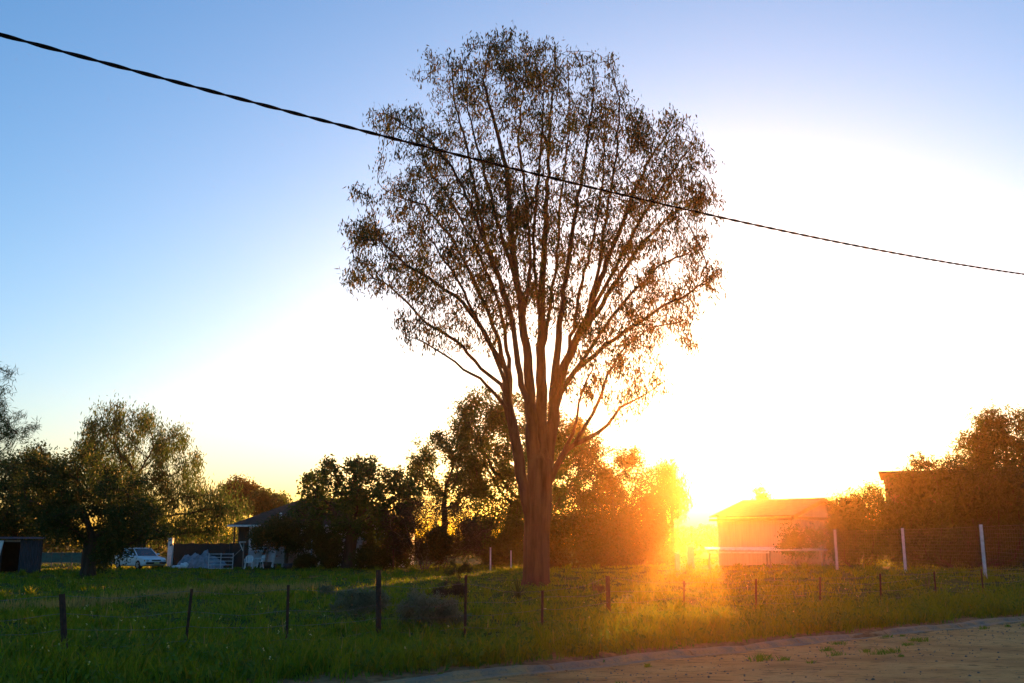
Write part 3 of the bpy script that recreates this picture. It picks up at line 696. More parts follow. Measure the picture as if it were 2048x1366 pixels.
# spiky plant at the foot of the gum
sb = on(1036, 1201, 0.0); sb.z = gz(sb.x, sb.y)
sp = tag(empty('spiky_plant', sb), "dark spiky strap-leaved plant at the foot of the gum", "plant")
for q in range(34):
    a = 2 * math.pi * q / 34 + rnd.uniform(-.1, .1); tl = rnd.uniform(0.25, 1.3); Lq = rnd.uniform(0.5, 0.85)
    pts = [Vector((math.cos(a) * math.sin(tl * f) * Lq * f, math.sin(a) * math.sin(tl * f) * Lq * f, math.cos(tl * f * 1.15) * Lq * f - 0.02)) for f in (0.0, 0.35, 0.7, 1.0)]
    sd_ = Vector((-math.sin(a), math.cos(a), 0)); mb = MB(); ws = (0.02, 0.026, 0.016, 0.002); vs = []
    for p, w_ in zip(pts, ws): vs += [p - sd_ * w_, p + Vector((0, 0, -0.006)), p + sd_ * w_]
    mb.add(vs, [(i * 3 + j, i * 3 + j + 1, i * 3 + 4 + j, i * 3 + 3 + j) for i in range(3) for j in range(2)])
    mb.build('leaf', M['dark_leaf'], sp)

# distant line of bush closing the horizon behind everything
n_ = 26000; xs_ = rng.uniform(-150, 170, n_); top = 3.6 + 1.2 * wob(xs_, xs_ * 0.3, 0.22) + 1.0 * wob(xs_, xs_, 0.9, 1.0) + 0.5 * wob(xs_, -xs_, 2.7, 2.0)
C = np.stack([xs_, 150 + rng.uniform(-5, 5, n_), rng.uniform(0, 1, n_) ** 0.8 * top], -1)
tag(link('distant_bush', leaf_mesh('distant_bush', C, rng.normal(size=(n_, 3)), rng.uniform(0.6, 1.1, n_), rng.uniform(0.35, 0.6, n_)), M['dark_leaf']), "far low line of dark bush along the horizon", "bush", kind="stuff")

for label, bx, Y, ol in (("dark leafy shrub between the tufted tree's trunk and the blue pole", 655, 69.5, [(636, 1085), (650, 1072), (672, 1074), (684, 1095), (680, 1132), (638, 1132)]),
                         ("dark leafy shrub right of the tufted tree's trunk", 742, 67.5, [(716, 1105), (735, 1090), (760, 1096), (768, 1112), (764, 1134), (716, 1134)]),
                         ("tall dark shrub between the house end and the thicket", 792, 68, [(768, 1060), (790, 1050), (812, 1062), (822, 1100), (815, 1134), (770, 1134)])):
    shrub('garden_shrub', label, bx, Y, ol, 2.2, 'dark_leaf', n=200, clump=55, cspread=0.22, step=0.26, kill=0.3, tip=0.01, per=15, lspread=0.17, L=0.18, W=0.085, stem_spread=0.35)
# ------------------------------------------------------------------ materials of built things
M['rust'] = plain('rusty picket steel', (0.075, 0.035, 0.022), (0.035, 0.018, 0.012), 0.9, 14)
M['wire'] = plain('dull fence wire', (0.2, 0.19, 0.18), (0.1, 0.08, 0.07), 0.6, 20, metal=0.3)
M['white_paint'] = plain('weathered white paint', (0.72, 0.71, 0.68), (0.5, 0.48, 0.44), 0.6, 5)
M['galv'] = plain('galvanised post', (0.62, 0.63, 0.64), (0.45, 0.45, 0.45), 0.45, 8, metal=0.1)
M['black_sheath'] = plain('black cable sheath', (0.012, 0.012, 0.013), (0.006, 0.006, 0.006), 0.95, 30, spec=0.04)
M['weatherboard'] = plain('white weatherboard', (0.68, 0.68, 0.66), (0.5, 0.5, 0.48), 0.7, 3, stretch=(0.3, 0.3, 4))
M['roof_iron'] = plain('brown roof', (0.11, 0.07, 0.05), (0.065, 0.042, 0.032), 1.0, 4, spec=0.05)
M['brown_wall'] = plain('brown board wall', (0.12, 0.075, 0.05), (0.07, 0.045, 0.03), 0.9, 3, stretch=(5, 5, 0.4))
M['cream_wall'] = plain('cream shed sheet', (0.52, 0.42, 0.31), (0.42, 0.33, 0.24), 0.7, 2, stretch=(6, 6, 0.3))
M['shed_roof'] = plain('shed roof sheet', (0.14, 0.085, 0.05), (0.09, 0.055, 0.034), 0.8, 3)
M['tin'] = plain('blue-grey tin', (0.06, 0.066, 0.078), (0.03, 0.032, 0.036), 0.7, 4, metal=0.1, spec=0.15, stretch=(4, 4, 0.5))
M['void'] = plain('dark interior boards', (0.03, 0.026, 0.022), (0.018, 0.015, 0.013), 0.95, 4)
M['shade_cloth'] = plain('dark shade cloth', (0.028, 0.032, 0.03), (0.018, 0.02, 0.02), 0.95, 20)
M['tarp'] = plain('crumpled silver tarp', (0.26, 0.27, 0.3), (0.12, 0.125, 0.14), 0.6, 3)
M['teal'] = plain('faded teal sheet', (0.03, 0.17, 0.15), (0.02, 0.09, 0.08), 0.7, 5)
M['plastic'] = plain('white moulded plastic', (0.75, 0.75, 0.74), (0.62, 0.62, 0.6), 0.4, 5, bmp=0.05)
M['blue'] = plain('pale blue pole paint', (0.25, 0.42, 0.55), (0.18, 0.3, 0.4), 0.6, 8)
M['old_timber'] = plain('grey old timber', (0.28, 0.24, 0.2), (0.15, 0.12, 0.1), 0.9, 6, stretch=(4, 4, 0.4))
M['pink_concrete'] = plain('pale rendered pillar', (0.6, 0.47, 0.4), (0.42, 0.33, 0.28), 0.85, 5)
M['brick_dark'] = plain('dark brown cladding', (0.11, 0.065, 0.042), (0.065, 0.04, 0.028), 0.9, 3, stretch=(6, 6, 0.3))
M['pot'] = plain('dark pot', (0.05, 0.04, 0.035), None, 0.8, 8)
M['car_paint'] = plain('white car paint', (0.74, 0.76, 0.78), (0.68, 0.7, 0.72), 0.25, 2, bmp=0.0, spec=0.5)
M['tyre'] = plain('tyre rubber', (0.02, 0.02, 0.02), None, 0.85, 10)
M['trim'] = plain('black trim', (0.02, 0.02, 0.022), None, 0.6, 10)
M['hub'] = plain('grey hubcap', (0.4, 0.4, 0.42), None, 0.4, 8, metal=0.5)
def glass(name, col):
    m, n, b = nodes_mat(name); f = noise(n, 3, 3)
    n.links.new(ramp(n, f, [(0.3, tuple(c * 0.7 for c in col)), (0.7, col)]), b.inputs["Base Color"])
    b.inputs["Roughness"].default_value = 0.08; b.inputs["Specular IOR Level"].default_value = 0.7; return m
M['glass'] = glass('dark window glass', (0.03, 0.035, 0.04)); M['lamp_glass'] = glass('headlamp glass', (0.5, 0.52, 0.55)); M['amber'] = glass('amber indicator', (0.5, 0.18, 0.03))
M['plate'] = plain('number plate', (0.55, 0.5, 0.2), None, 0.5, 8, bmp=0)

def frame_at(origin, xdir):
    """local frame: x along xdir, z up, y = away"""
    x = Vector(xdir).normalized(); z = Vector((0, 0, 1)); y = z.cross(x)
    return Matrix(((x.x, y.x, 0, origin[0]), (x.y, y.y, 0, origin[1]), (x.z, y.z, 1, origin[2]), (0, 0, 0, 1)))

# ------------------------------------------------------------------ overhead cable: twisted bundle spanning the road
cp = []
wd = Vector((KD[0], KD[1])); 
def cable_pt(px, py, perp):
    d = ray(px, py); nrm = Vector((-KD[1], KD[0]))
    k = perp / (d.x * nrm.x + d.y * nrm.y); return Vector((d.x * k, d.y * k, CAM_Z + d.z * k))
fitp = [cable_pt(x, y, 9.0) for x, y in ((0, 68), (300, 150), (500, 203), (760, 270), (1024, 338), (1250, 393), (1430, 432), (1700, 487), (2048, 549))]
tt = np.array([p.x * KD[0] + p.y * KD[1] for p in fitp]); zz = np.array([p.z for p in fitp])
cf = np.polyfit(tt, zz, 2)
print("cable", tt, zz, np.polyval(cf, tt) - zz)
def cable_c(t):
    nrm = Vector((-KD[1], KD[0])) * 9.0
    return Vector((KD[0] * t + nrm.x, KD[1] * t + nrm.y, float(np.polyval(cf, t))))
t0, t1 = tt[0] - 8, tt[-1] + 12
cab = tag(empty('overhead_cable', cable_c(t0)), "black twisted overhead cable crossing the whole sky", "cable")
nn = int((t1 - t0) / 0.05)
for ph in (0, math.pi):
    pts = []
    for q in range(nn + 1):
        t = t0 + (t1 - t0) * q / nn; a = t * 2 * math.pi / 0.62 + ph
        nrm = Vector((-KD[1], KD[0], 0))
        pts.append(cable_c(t) + nrm * math.cos(a) * 0.0095 + Vector((0, 0, math.sin(a) * 0.0095)) - cab.location)
    MB().tube(pts, 0.0105, 6).build('strand', M['black_sheath'], cab, smooth=True)

# ------------------------------------------------------------------ front wire fence
PX = [(-120, 1188, 1330, -118, 't'), (124, 1188, 1312, 130, 't'), (384, 1178, 1303, 370, 'p'), (577, 1170, 1300, 573, 'p'), (757, 1140, 1280, 757, 't'), (932, 1150, 1275, 930, 'p'),
      (1085, 1181, 1260, 1084, 'p'), (1215, 1152, 1241, 1218, 't'), (1368, 1162, 1228, 1368, 'p'), (1512, 1158, 1220, 1512, 'p'), (1640, 1154, 1212, 1640, 'p'),
      (1760, 1148, 1206, 1762, 'p'), (1868, 1143, 1190, 1872, 'p'), (1962, 1138, 1180, 1966, 'p'), (2075, 1132, 1176, 2077, 'p')]
def ground_hit(px, py):
    z = 0.0
    for _ in range(8):
        p = on(px, py, z); z = gz(p.x, p.y)
    return Vector((p.x, p.y, z))
fence = tag(empty('wire_fence', ground_hit(757, 1280)), "low rusty star-picket wire fence along the roadside bank", "fence")
fo = fence.location; posts = []
for tx, ty, by, bx_, kind in PX:
    b0 = ground_hit(bx_, by); top = at(tx, ty, b0.y); posts.append((b0, top))
    d = (top - b0); mb = MB(); a0 = b0 - d.normalized() * 0.25 - fo; a1 = top - fo
    if kind == 't':
        mb.tube([a0, a0.lerp(a1, 0.5), a1], [0.05, 0.048, 0.046], 8)
    else:
        for q in range(3):
            an = q * 2 * math.pi / 3 + 0.4
            off = Vector((math.cos(an), math.sin(an), 0)) * 0.014
            Mx = d.to_track_quat('Z', 'Y').to_matrix().to_4x4() @ Matrix.Rotation(an, 4, 'Z')
            mb.box((a0 + a1) / 2 + off, (0.034, 0.008, d.length + 0.25), M=Mx)
    mb.build('post', M['rust'], fence)
for f in (0.16, 0.38, 0.6, 0.93):
    pts = []
    for (b0, tp), (b1, tq) in zip(posts[:-1], posts[1:]):
        hA, hB = b0 + (tp - b0) * 0, b1
        pa = b0 + (tp - b0) * min(0.97, f * 1.0 / max(0.4, (tp - b0).length)); pb = b1 + (tq - b1) * min(0.97, f / max(0.4, (tq - b1).length))
        for q in range(6):
            u = q / 6; p = pa.lerp(pb, u); p.z -= 0.05 * math.sin(math.pi * u) * (1 + 0.4 * math.sin(f * 40 + len(pts))); pts.append(p - fo)
    pts.append(pb - fo)
    MB().tube(pts, 0.0038, 4).build('wire', M['wire'], fence)

# ------------------------------------------------------------------ white post mesh fence on the right
mf_px = [(1457, 1075, 1132, 70.0), (1556, 1070, 1135, 62.0), (1670, 1060, 1141, 51.0), (1803, 1057, 1146, 46.5), (1961, 1050, 1156, 39.0), (2140, 1040, 1166, 33.5)]
mfence = tag(empty('mesh_fence', base_at(1803, 46.5)), "tall mesh fence with pale steel posts on the right of the paddock", "fence")
mo = mfence.location; mp = []
for px_, ty, by, Yp in mf_px:
    b0 = base_at(px_ + (5 if px_ > 1700 else 2), Yp); hgt = at(px_, ty, Yp).z - b0.z; mp.append((b0, hgt))
    mb = MB().tube([b0 - mo - Vector((0, 0, 0.2)), b0 - mo + Vector((0, 0, hgt))], 0.062, 10)
    po = mb.build('post', M['galv'], mfence, smooth=False)
    MB().tube([b0 - mo + Vector((0, 0, hgt + 0.001)), b0 - mo + Vector((0, 0, hgt + 0.02))], [0.067, 0.05], 10).build('cap', M['galv'], po)
wm, mm = MB(), MB()
for (b0, h0), (b1, h1) in zip(mp[:-1], mp[1:]):
    off = Vector((0, -0.07, 0))
    for q in range(15):
        u = 0.04 + q / 14 * 0.93
        (wm if q in (0, 7, 14) else mm).tube([b0 - mo + off + Vector((0, 0, h0 * u)), (b0 + b1) / 2 - mo + off + Vector((0, 0, (h0 + h1) / 2 * u - 0.015)), b1 - mo + off + Vector((0, 0, h1 * u))], 0.004 if q in (0, 7, 14) else 0.0024, 3, cap=False)
    L_ = (b1 - b0).length
    for q in range(int(L_ / 0.16)):
        p = b0.lerp(b1, (q + 0.5) / int(L_ / 0.16)); h = h0 + (h1 - h0) * (q + 0.5) / int(L_ / 0.16)
        mm.tube([p - mo + off + Vector((0, 0, 0.06)), p - mo + off + Vector((0, 0, h * 0.97))], 0.0022, 3, cap=False)
tag(wm.build('line_wire', M['wire'], mfence), kind="stuff"); tag(mm.build('wire_mesh', M['wire'], mfence), kind="stuff")

def lone_post(label, px, ty, by, Y, w, mat, name='post', cat='post', group=None, sq=True):
    b0 = base_at(px, Y); h = at(px, ty, Y).z - b0.z
    e = tag(empty(name, b0), label, cat, group)
    mb = MB()
    if sq: mb.box((0, 0, h / 2 - 0.15), (w, w, h + 0.3))
    else: mb.tube([(0, 0, -0.3), (0, 0, h * 0.5), (0, 0, h)], [w * 0.5, w * 0.48, w * 0.45], 8)
    mb.build('shaft', M[mat], e, bevel=0.006 if sq else 0)
    MB().box((0, 0, h + 0.018), (w * 1.25, w * 1.25, 0.03)).build('cap', M[mat], e, bevel=0.004)
    return e
lone_post("thin white post behind the fence left of the gum trunk", 981, 1096, 1126, 66, 0.09, 'white_paint')
lone_post("thin white post half hidden right beside the gum trunk's left edge", 1022, 1102, 1124, 68, 0.08, 'white_paint')
lone_post("short pale post in front of the shed shrub, left one", 1590, 1064, 1130, 59, 0.07, 'galv')
lone_post("short pale post in front of the shed shrub, right one", 1642, 1064, 1130, 58, 0.07, 'galv')
lone_post("taller pale rendered gate pillar below the setting sun", 1381, 1092, 1132, 62, 0.36, 'pink_concrete', 'gate_pillar', 'pillar')
lone_post("lower pale rendered gate pillar left of the taller one", 1354, 1108, 1136, 60, 0.26, 'pink_concrete', 'gate_pillar', 'pillar')
lone_post("weathered white timber post right of the white car", 341, 1077, 1128, 71, 0.3, 'white_paint', 'timber_post')
lone_post("pale blue pole standing by the house wall", 623, 1080, 1122, 70.8, 0.1, 'blue', 'blue_pole', 'pole', sq=False)
lone_post("thin dark fence stake under the tufted tree", 787, 1100, 1130, 64, 0.07, 'rust', 'stake')

# ------------------------------------------------------------------ house
HY = 75.0
h0 = base_at(497, HY); hx1 = at(805, 1100, HY).x; W_ = hx1 - h0.x
house = tag(empty('house', h0), "white weatherboard house with brown hip roof, mostly hidden behind trees", "house")
eave = at(497, 1051, HY).z - h0.z; D_ = 9.0; vx = at(466, 1050, HY).x - h0.x
MB().box((W_ / 2, D_ / 2, eave / 2), (W_, D_, eave)).build('wall', M['weatherboard'], house)
nb = int(eave / 0.2)
for q in range(nb):
    MB().box((W_ / 2, -0.012, (q + 0.5) * eave / nb), (W_ + 0.02, 0.03, eave / nb * 0.9), M=Matrix.Rotation(-0.06, 4, 'X')).build('board', M['weatherboard'], house)
MB().box((vx / 2 + 0.05, D_ / 2 + 0.6, eave / 2), (-vx - 0.1, D_ - 1.2, eave)).build('verandah_wall', M['brown_wall'], house)
MB().box((vx + 0.1, 0.15, eave / 2), (0.1, 0.1, eave)).build('verandah_post', M['brown_wall'], house)
rx0, rx1, ry0, ry1, rh = vx - 0.25, W_ + 0.45, -0.55, D_ + 0.5, 2.1
mb = MB(); ins = 4.2
mb.add([(rx0, ry0, eave), (rx1, ry0, eave), (rx1, ry1, eave), (rx0, ry1, eave), (rx0 + ins, (ry0 + ry1) / 2, eave + rh), (rx1 - ins, (ry0 + ry1) / 2, eave + rh)],
       [(0, 1, 5, 4), (1, 2, 5), (2, 3, 4, 5), (3, 0, 4), (3, 2, 1, 0)])
roof = mb.build('roof', M['roof_iron'], house)
MB().box(((rx0 + rx1) / 2, ry0 - 0.05, eave - 0.03), (rx1 - rx0, 0.1, 0.14)).build('gutter', M['white_paint'], roof)
MB().tube([(rx0 + ins, (ry0 + ry1) / 2, eave + rh + 0.03), (rx1 - ins, (ry0 + ry1) / 2, eave + rh + 0.03)], 0.08, 6).build('ridge_cap', M['roof_iron'], roof)
MB().tube([(2.15, 0.5, eave + 0.2), (2.15, 0.5, eave + 0.95)], 0.09, 8).build('vent_pipe', M['white_paint'], roof)
def window(par_, x, z, w, h, y=-0.03):
    wf = MB()
    for bx in (((x, y, z + h / 2), (w + 0.12, 0.08, 0.07)), ((x, y, z - h / 2), (w + 0.12, 0.08, 0.07)), ((x - w / 2, y - 0.003, z), (0.07, 0.08, h - 0.075)), ((x + w / 2, y - 0.003, z), (0.07, 0.08, h - 0.075)), ((x, y - 0.006, z), (0.05, 0.06, h - 0.08))):
        wf.box(*bx)
    fr = wf.build('window', M['white_paint'], par_)
    for s_ in (-1, 1): MB().box((x + s_ * w / 4, y + 0.01, z), (w / 2 - 0.06, 0.02, h - 0.07)).build('pane', M['glass'], fr)
    MB().box((x, y - 0.05, z - h / 2 - 0.06), (w + 0.25, 0.16, 0.05)).build('sill', M['white_paint'], fr)
window(house, 1.15, 1.75, 1.3, 1.1); window(house, 5.0, 1.75, 1.6, 1.1); window(house, 9.4, 1.75, 1.5, 1.1)
for q in range(6): MB().box((9.4 - 0.75 + q * 0.3, -0.4, 2.22), (0.28, 0.75, 0.03), M=Matrix.Rotation(0.62, 4, 'X')).build('awning_slat', M['teal'], house)
MB().box((3.1, -0.03, 1.05), (0.85, 0.06, 2.1)).build('door', M['old_timber'], house)

# ------------------------------------------------------------------ yard clutter near the house
def yard(name, label, px, Y, cat, rz=0.0, group=None):
    return tag(empty(name, base_at(px, Y), rz), label, cat, group)
def chair(label, px, Y, rz):
    e = yard('garden_chair', label, px, Y, 'chair', rz, 'white plastic garden chairs'); P_ = M['plastic']
    MB().box((0, 0, 0.43), (0.48, 0.46, 0.04)).build('seat', P_, e, bevel=0.012)
    for sx in (-1, 1):
        for sy in (-1, 1): MB().bar((sx * 0.26, sy * 0.24, 0), (sx * 0.21, sy * 0.2, 0.41), 0.05, 0.06).build('leg', P_, e)
        MB().tube([(sx * 0.26, -0.24, 0.41), (sx * 0.27, -0.22, 0.64), (sx * 0.27, 0.1, 0.66), (sx * 0.23, 0.23, 0.62)], 0.026, 6).build('armrest', P_, e, smooth=True)
    for q in range(5): MB().bar(((q - 2) * 0.09, 0.23, 0.45), ((q - 2) * 0.1, 0.33, 0.84), 0.06, 0.02).build('back_slat', P_, e)
    MB().tube([(-0.24, 0.23, 0.45), (-0.24, 0.32, 0.78), (-0.13, 0.345, 0.87), (0.13, 0.345, 0.87), (0.24, 0.32, 0.78), (0.24, 0.23, 0.45)], 0.026, 6).build('back_frame', P_, e, smooth=True)
chair("white plastic garden chair nearer the clothes line post", 499, 69.6, 0.15)
chair("white plastic garden chair nearer the house corner planks", 519, 70.2, -0.9)
ln = yard('plank', "dark plank leaning on the white house wall", 522, 73.9, 'plank'); MB().bar((0, -0.35, 0), (0.12, 0.9, 1.35), 0.2, 0.04).build('board', M['void'], ln)
ln = yard('plank', "brown timber post leaning by the house wall", 532, 73.6, 'plank'); MB().bar((0, -0.2, 0), (0.05, 1.2, 2.2), 0.14, 0.1).build('board', M['old_timber'], ln)
ln = yard('sheet', "pale upright sheet leaning on the house wall", 541, 73.8, 'sheet'); MB().bar((0, -0.2, 0), (0, 1.0, 1.75), 0.55, 0.03).build('panel', M['white_paint'], ln)
tb = yard('plastic_tub', "grey plastic tub on the grass below the small garden tree", 577, 69.8, 'tub')
MB().tube([(0, 0, 0), (0, 0, 0.35), (0, 0, 0.36), (0, 0, 0.12)], [0.26, 0.34, 0.3, 0.25], 14).build('tub', M['tin'], tb, smooth=True)
for k, (px_, s_) in enumerate(((536, 0.32), (556, 0.26))):
    e = yard('flower_pot', "dark round pot on the grass, " + ("left of two by the planks" if k == 0 else "right of two by the planks"), px_, 70.3, 'pot', 0, 'pots by the house')
    MB().tube([(0, 0, 0), (0, 0, s_ * 1.3), (0, 0, s_ * 1.32), (0, 0, s_ * 0.9)], [s_ * 0.7, s_, s_ * 0.85, s_ * 0.8], 14).build('pot', M['pot'], e, smooth=True)
    MB().tube([(0, 0, s_ * 1.18), (0, 0, s_ * 1.3)], [s_ * 1.02, s_ * 1.06], 14).build('rim', M['pot'], e, smooth=True)
shrub('garden_shrub', "low dark shrub in front of the house wall beside the blue pole", 606, 70.5, [(590, 1122), (596, 1114), (612, 1110), (628, 1116), (632, 1130), (594, 1132)], 1.6, 'dark_leaf', n=110, step=0.2, kill=0.25, tip=0.008, per=14, lspread=0.13, L=0.14, W=0.07, stem_spread=0.3)
# clothes line post
cl = yard('clothes_line_post', "white clothes line post with triangular arm beside the house", 487, 70, 'clothes line')
hp = at(487, 1084, 70).z - cl.location.z
MB().tube([(0, 0, -0.2), (0, 0, hp)], 0.04, 8).build('pole', M['old_timber'], cl)
MB().tube([(-0.32, 0, hp), (0.14, 0, hp)], 0.025, 6).build('crossarm', M['white_paint'], cl)
MB().tube([(-0.3, 0, hp - 0.03), (-0.02, 0, hp - 0.62)], 0.03, 6).build('brace', M['white_paint'], cl)
MB().tube([(-0.03, 0.0, hp - 0.35), (-0.85, 0, hp - 1.15)], 0.025, 6).build('stay', M['old_timber'], cl)
# tarp-covered heap
tp_ = yard('tarp_heap', "crumpled silver tarp thrown over a heap near the clothes line", 408, 70.5, 'tarp')
nu, nv = 26, 12; vs, fs = [], []
prof_ = [(-1.6, .5), (-1.35, .95), (-1.0, 1.0), (-0.7, 1.12), (-0.35, 1.05), (0, 1.3), (0.15, 1.38), (0.5, 1.05), (0.9, .8), (1.3, .6), (1.6, .25)]
for i_ in range(nu):
    x_ = -1.6 + 3.2 * i_ / (nu - 1); hh = 0.8 * np.interp(x_, [p[0] for p in prof_], [p[1] for p in prof_])
    for j_ in range(nv):
        v_ = j_ / (nv - 1) * 2 - 1
        z_ = hh * (1 - abs(v_) ** 2.2) * (1 + 0.12 * math.sin(x_ * 9 + v_ * 5) + 0.08 * math.sin(x_ * 17 - v_ * 11)) + 0.02
        vs.append((x_ + 0.05 * math.sin(v_ * 13 + x_ * 4), v_ * 0.85 + 0.07 * math.sin(x_ * 11), max(0.0, z_)))
for i_ in range(nu - 1):
    for j_ in range(nv - 1): fs.append((i_ * nv + j_, (i_ + 1) * nv + j_, (i_ + 1) * nv + j_ + 1, i_ * nv + j_ + 1))
MB().add(vs, fs).build('tarp', M['tarp'], tp_)
for label, px_, sz in (("fat white sack beside the tarp heap", 371, (0.62, 0.45, 0.42)), ("flat white sack left of the fat sack", 357, (0.75, 0.5, 0.24))):
    e = yard('sack', label, px_, 69.8, 'sack'); bm = bmesh.new(); bmesh.ops.create_icosphere(bm, subdivisions=3, radius=1)
    for v in bm.verts:
        q = 1 + 0.1 * math.sin(v.co.x * 6 + v.co.z * 7) + 0.05 * math.sin(v.co.y * 13)
        v.co = Vector((math.copysign(abs(v.co.x) ** 0.75, v.co.x) * sz[0] / 2 * q, math.copysign(abs(v.co.y) ** 0.75, v.co.y) * sz[1] / 2 * q, (v.co.z + 0.9) * sz[2] / 2 * q))
    me = bpy.data.meshes.new('bag'); bm.to_mesh(me); bm.free(); smooth_shade(me); link('bag', me, M['plastic'], e)
# metal gate frame leaning on the heap
g_ = yard('gate_frame', "pale tubular gate frame standing in front of the tarp heap", 443, 69.2, 'gate', 0.12)
for z_ in (0.06, 0.3, 0.55, 0.8, 1.02): MB().tube([(-0.78, 0.002 * z_, z_), (0.78, 0.002 * z_, z_)], 0.02, 6).build('rail', M['galv'], g_)
for x_ in (-0.8, 0.0, 0.8): MB().tube([(x_, -0.03, 0), (x_, -0.03, 1.08)], 0.026, 6).build('upright', M['galv'], g_)
# shade-cloth fence behind the clutter
sc0, sc1 = base_at(346, 73), base_at(496, 73)
sf = tag(empty('shade_cloth_fence', sc0), "dark shade-cloth fence behind the tarp heap", "fence")
L_ = (sc1 - sc0).length
for q in range(5): MB().tube([(L_ * q / 4, 0.05, -0.2), (L_ * q / 4, 0.05, 1.75)], 0.035, 6).build('post', M['old_timber'], sf)
vs = [(L_ * i_ / 40, 0.02 * math.sin(i_ * 1.3), z_) for i_ in range(41) for z_ in (0.03, 0.9, 1.68 + 0.03 * math.sin(i_ * 0.8))]
MB().add(vs, [(i_ * 3 + j_, i_ * 3 + 3 + j_, i_ * 3 + 4 + j_, i_ * 3 + 1 + j_) for i_ in range(40) for j_ in range(2)]).build('cloth', M['shade_cloth'], sf)
tl0, tl1 = base_at(85, 78), base_at(225, 78)
tf = tag(empty('teal_fence', tl0), "low teal sheet fence seen under the spreading tree", "fence"); L_ = (tl1 - tl0).length
for q in range(7): MB().box((L_ * (q + 0.5) / 7, 0, 0.62), (L_ / 7 - 0.03, 0.03, 0.75)).build('panel', M['teal'], tf)
for q in range(8): MB().box((L_ * q / 7, 0.06, 0.5), (0.08, 0.08, 1.1)).build('post', M['old_timber'], tf)

# ------------------------------------------------------------------ tin outhouse
ob = base_at(42, 60.5)
oh = tag(empty('tin_outhouse', ob, R(25)), "small tin outhouse with open dark doorway at the left edge", "outhouse")
ow = at(84, 1100, 60.5).x - at(4, 1100, 60.5).x; ohh = at(42, 1080, 60.5).z - ob.z
def ribbed(name, x0, x1, z0, z1, y, mat, par_, pitch=0.09):
    k = max(2, int((x1 - x0) / pitch) * 2); vs, fs = [], []
    for i_ in range(k + 1):
        x_ = x0 + (x1 - x0) * i_ / k; yy = y - (0.025 if i_ % 2 else 0)
        vs += [(x_, yy, z0), (x_, yy, z1)]
    fs = [(2 * i_, 2 * i_ + 2, 2 * i_ + 3, 2 * i_ + 1) for i_ in range(k)]
    return MB().add(vs, fs).build(name, mat, par_)
ribbed('front_panel', -ow * 0.02, ow * 0.46, 0, ohh, -1.0, M['tin'], oh); ribbed('side_strip', -ow * 0.5, -ow * 0.4, 0, ohh, -1.0, M['tin'], oh)
MB().box((0, 1.0, ohh / 2), (ow * 0.96, 0.04, ohh)).build('back_wall', M['void'], oh)
for s_ in (-1, 1): MB().box((s_ * ow * 0.48, 0, ohh / 2), (0.04, 1.95, ohh)).build('side_wall', M['tin'], oh)
MB().box((-ow * 0.2, -0.98, ohh - 0.06), (ow * 0.36, 0.05, 0.12)).build('lintel', M['old_timber'], oh)
ribbed('roof', -ow * 0.54, ow * 0.54, 0, 2.5, 0, M['tin'], oh).matrix_local = Matrix.Translation((0, -1.25, ohh + 0.05)) @ Matrix.Rotation(R(-87), 4, 'X')
MB().bar((-ow * 0.56, -1.5, 0), (-ow * 0.44, -1.08, ohh * 0.98), 0.3, 0.03).build('leaning_sheet', M['white_paint'], oh)

# ------------------------------------------------------------------ parked car
cb = base_at(281, 69); CR = R(-42)
car = tag(empty('parked_car', cb, CR), "white sedan parked with its nose toward the paddock, half hidden by leaves", "car")
def loft(rings, mat, name, par_, smooth=True, cap=True):
    k = len(rings[0]); vs = [v for r_ in rings for v in r_]
    fs = [(a * k + i_, a * k + (i_ + 1) % k, (a + 1) * k + (i_ + 1) % k, (a + 1) * k + i_) for a in range(len(rings) - 1) for i_ in range(k)]
    if cap: fs += [tuple(range(k)), tuple((len(rings) - 1) * k + i_ for i_ in range(k))]
    return MB().add(vs, fs).build(name, mat, par_, smooth=smooth)
def ring(x, w, zb, zt, rd=0.12):
    """rounded cross-section of the body at length x"""
    o_ = []
    for sx, sz, a0 in ((1, -1, -90), (1, 1, 0), (-1, 1, 90), (-1, -1, 180)):
        for a in (0, 30, 60, 90):
            an = R(a0 + a); cx_, cz_ = sx * (w - rd), (zt - rd if sz > 0 else zb + rd)
            o_.append((x, cx_ + rd * math.cos(an), cz_ + rd * math.sin(an)))
    return o_
body = loft([ring(2.2, .68, .36, .62, .1), ring(2.12, .76, .28, .7), ring(1.9, .82, .22, .76), ring(1.2, .84, .2, .86), ring(0.85, .84, .2, .9), ring(-0.2, .85, .2, .92), ring(-1.3, .84, .2, .93), ring(-1.9, .82, .24, .92), ring(-2.15, .78, .3, .88), ring(-2.22, .7, .4, .8, .1)], M['car_paint'], 'body', car)
def cabin(x, w0, z): return [(x, -w0, z), (x, w0, z)]
roofp = loft([[(0.25, -.56, 1.37), (0.25, .56, 1.37), (0.2, .6, 1.33), (0.2, -.6, 1.33)], [(-.3, -.57, 1.41), (-.3, .57, 1.41), (-.3, .62, 1.35), (-.3, -.62, 1.35)], [(-.95, -.54, 1.38), (-.95, .54, 1.38), (-.95, .6, 1.33), (-.95, -.6, 1.33)]], M['car_paint'], 'roof', car)
def quad(name, pts, mat, par_):
    pts = [Vector(p) for p in pts]; nrm = (pts[1] - pts[0]).cross(pts[2] - pts[0]).normalized() * 0.015
    return MB().add(pts + [p + nrm for p in pts], [(0, 1, 2, 3), (7, 6, 5, 4)] + [(i_, i_ + 4, (i_ + 1) % 4 + 4, (i_ + 1) % 4) for i_ in range(4)]).build(name, mat, par_)
quad('windscreen', [(0.95, -.7, .9), (0.95, .7, .9), (0.27, .57, 1.35), (0.27, -.57, 1.35)], M['glass'], car)
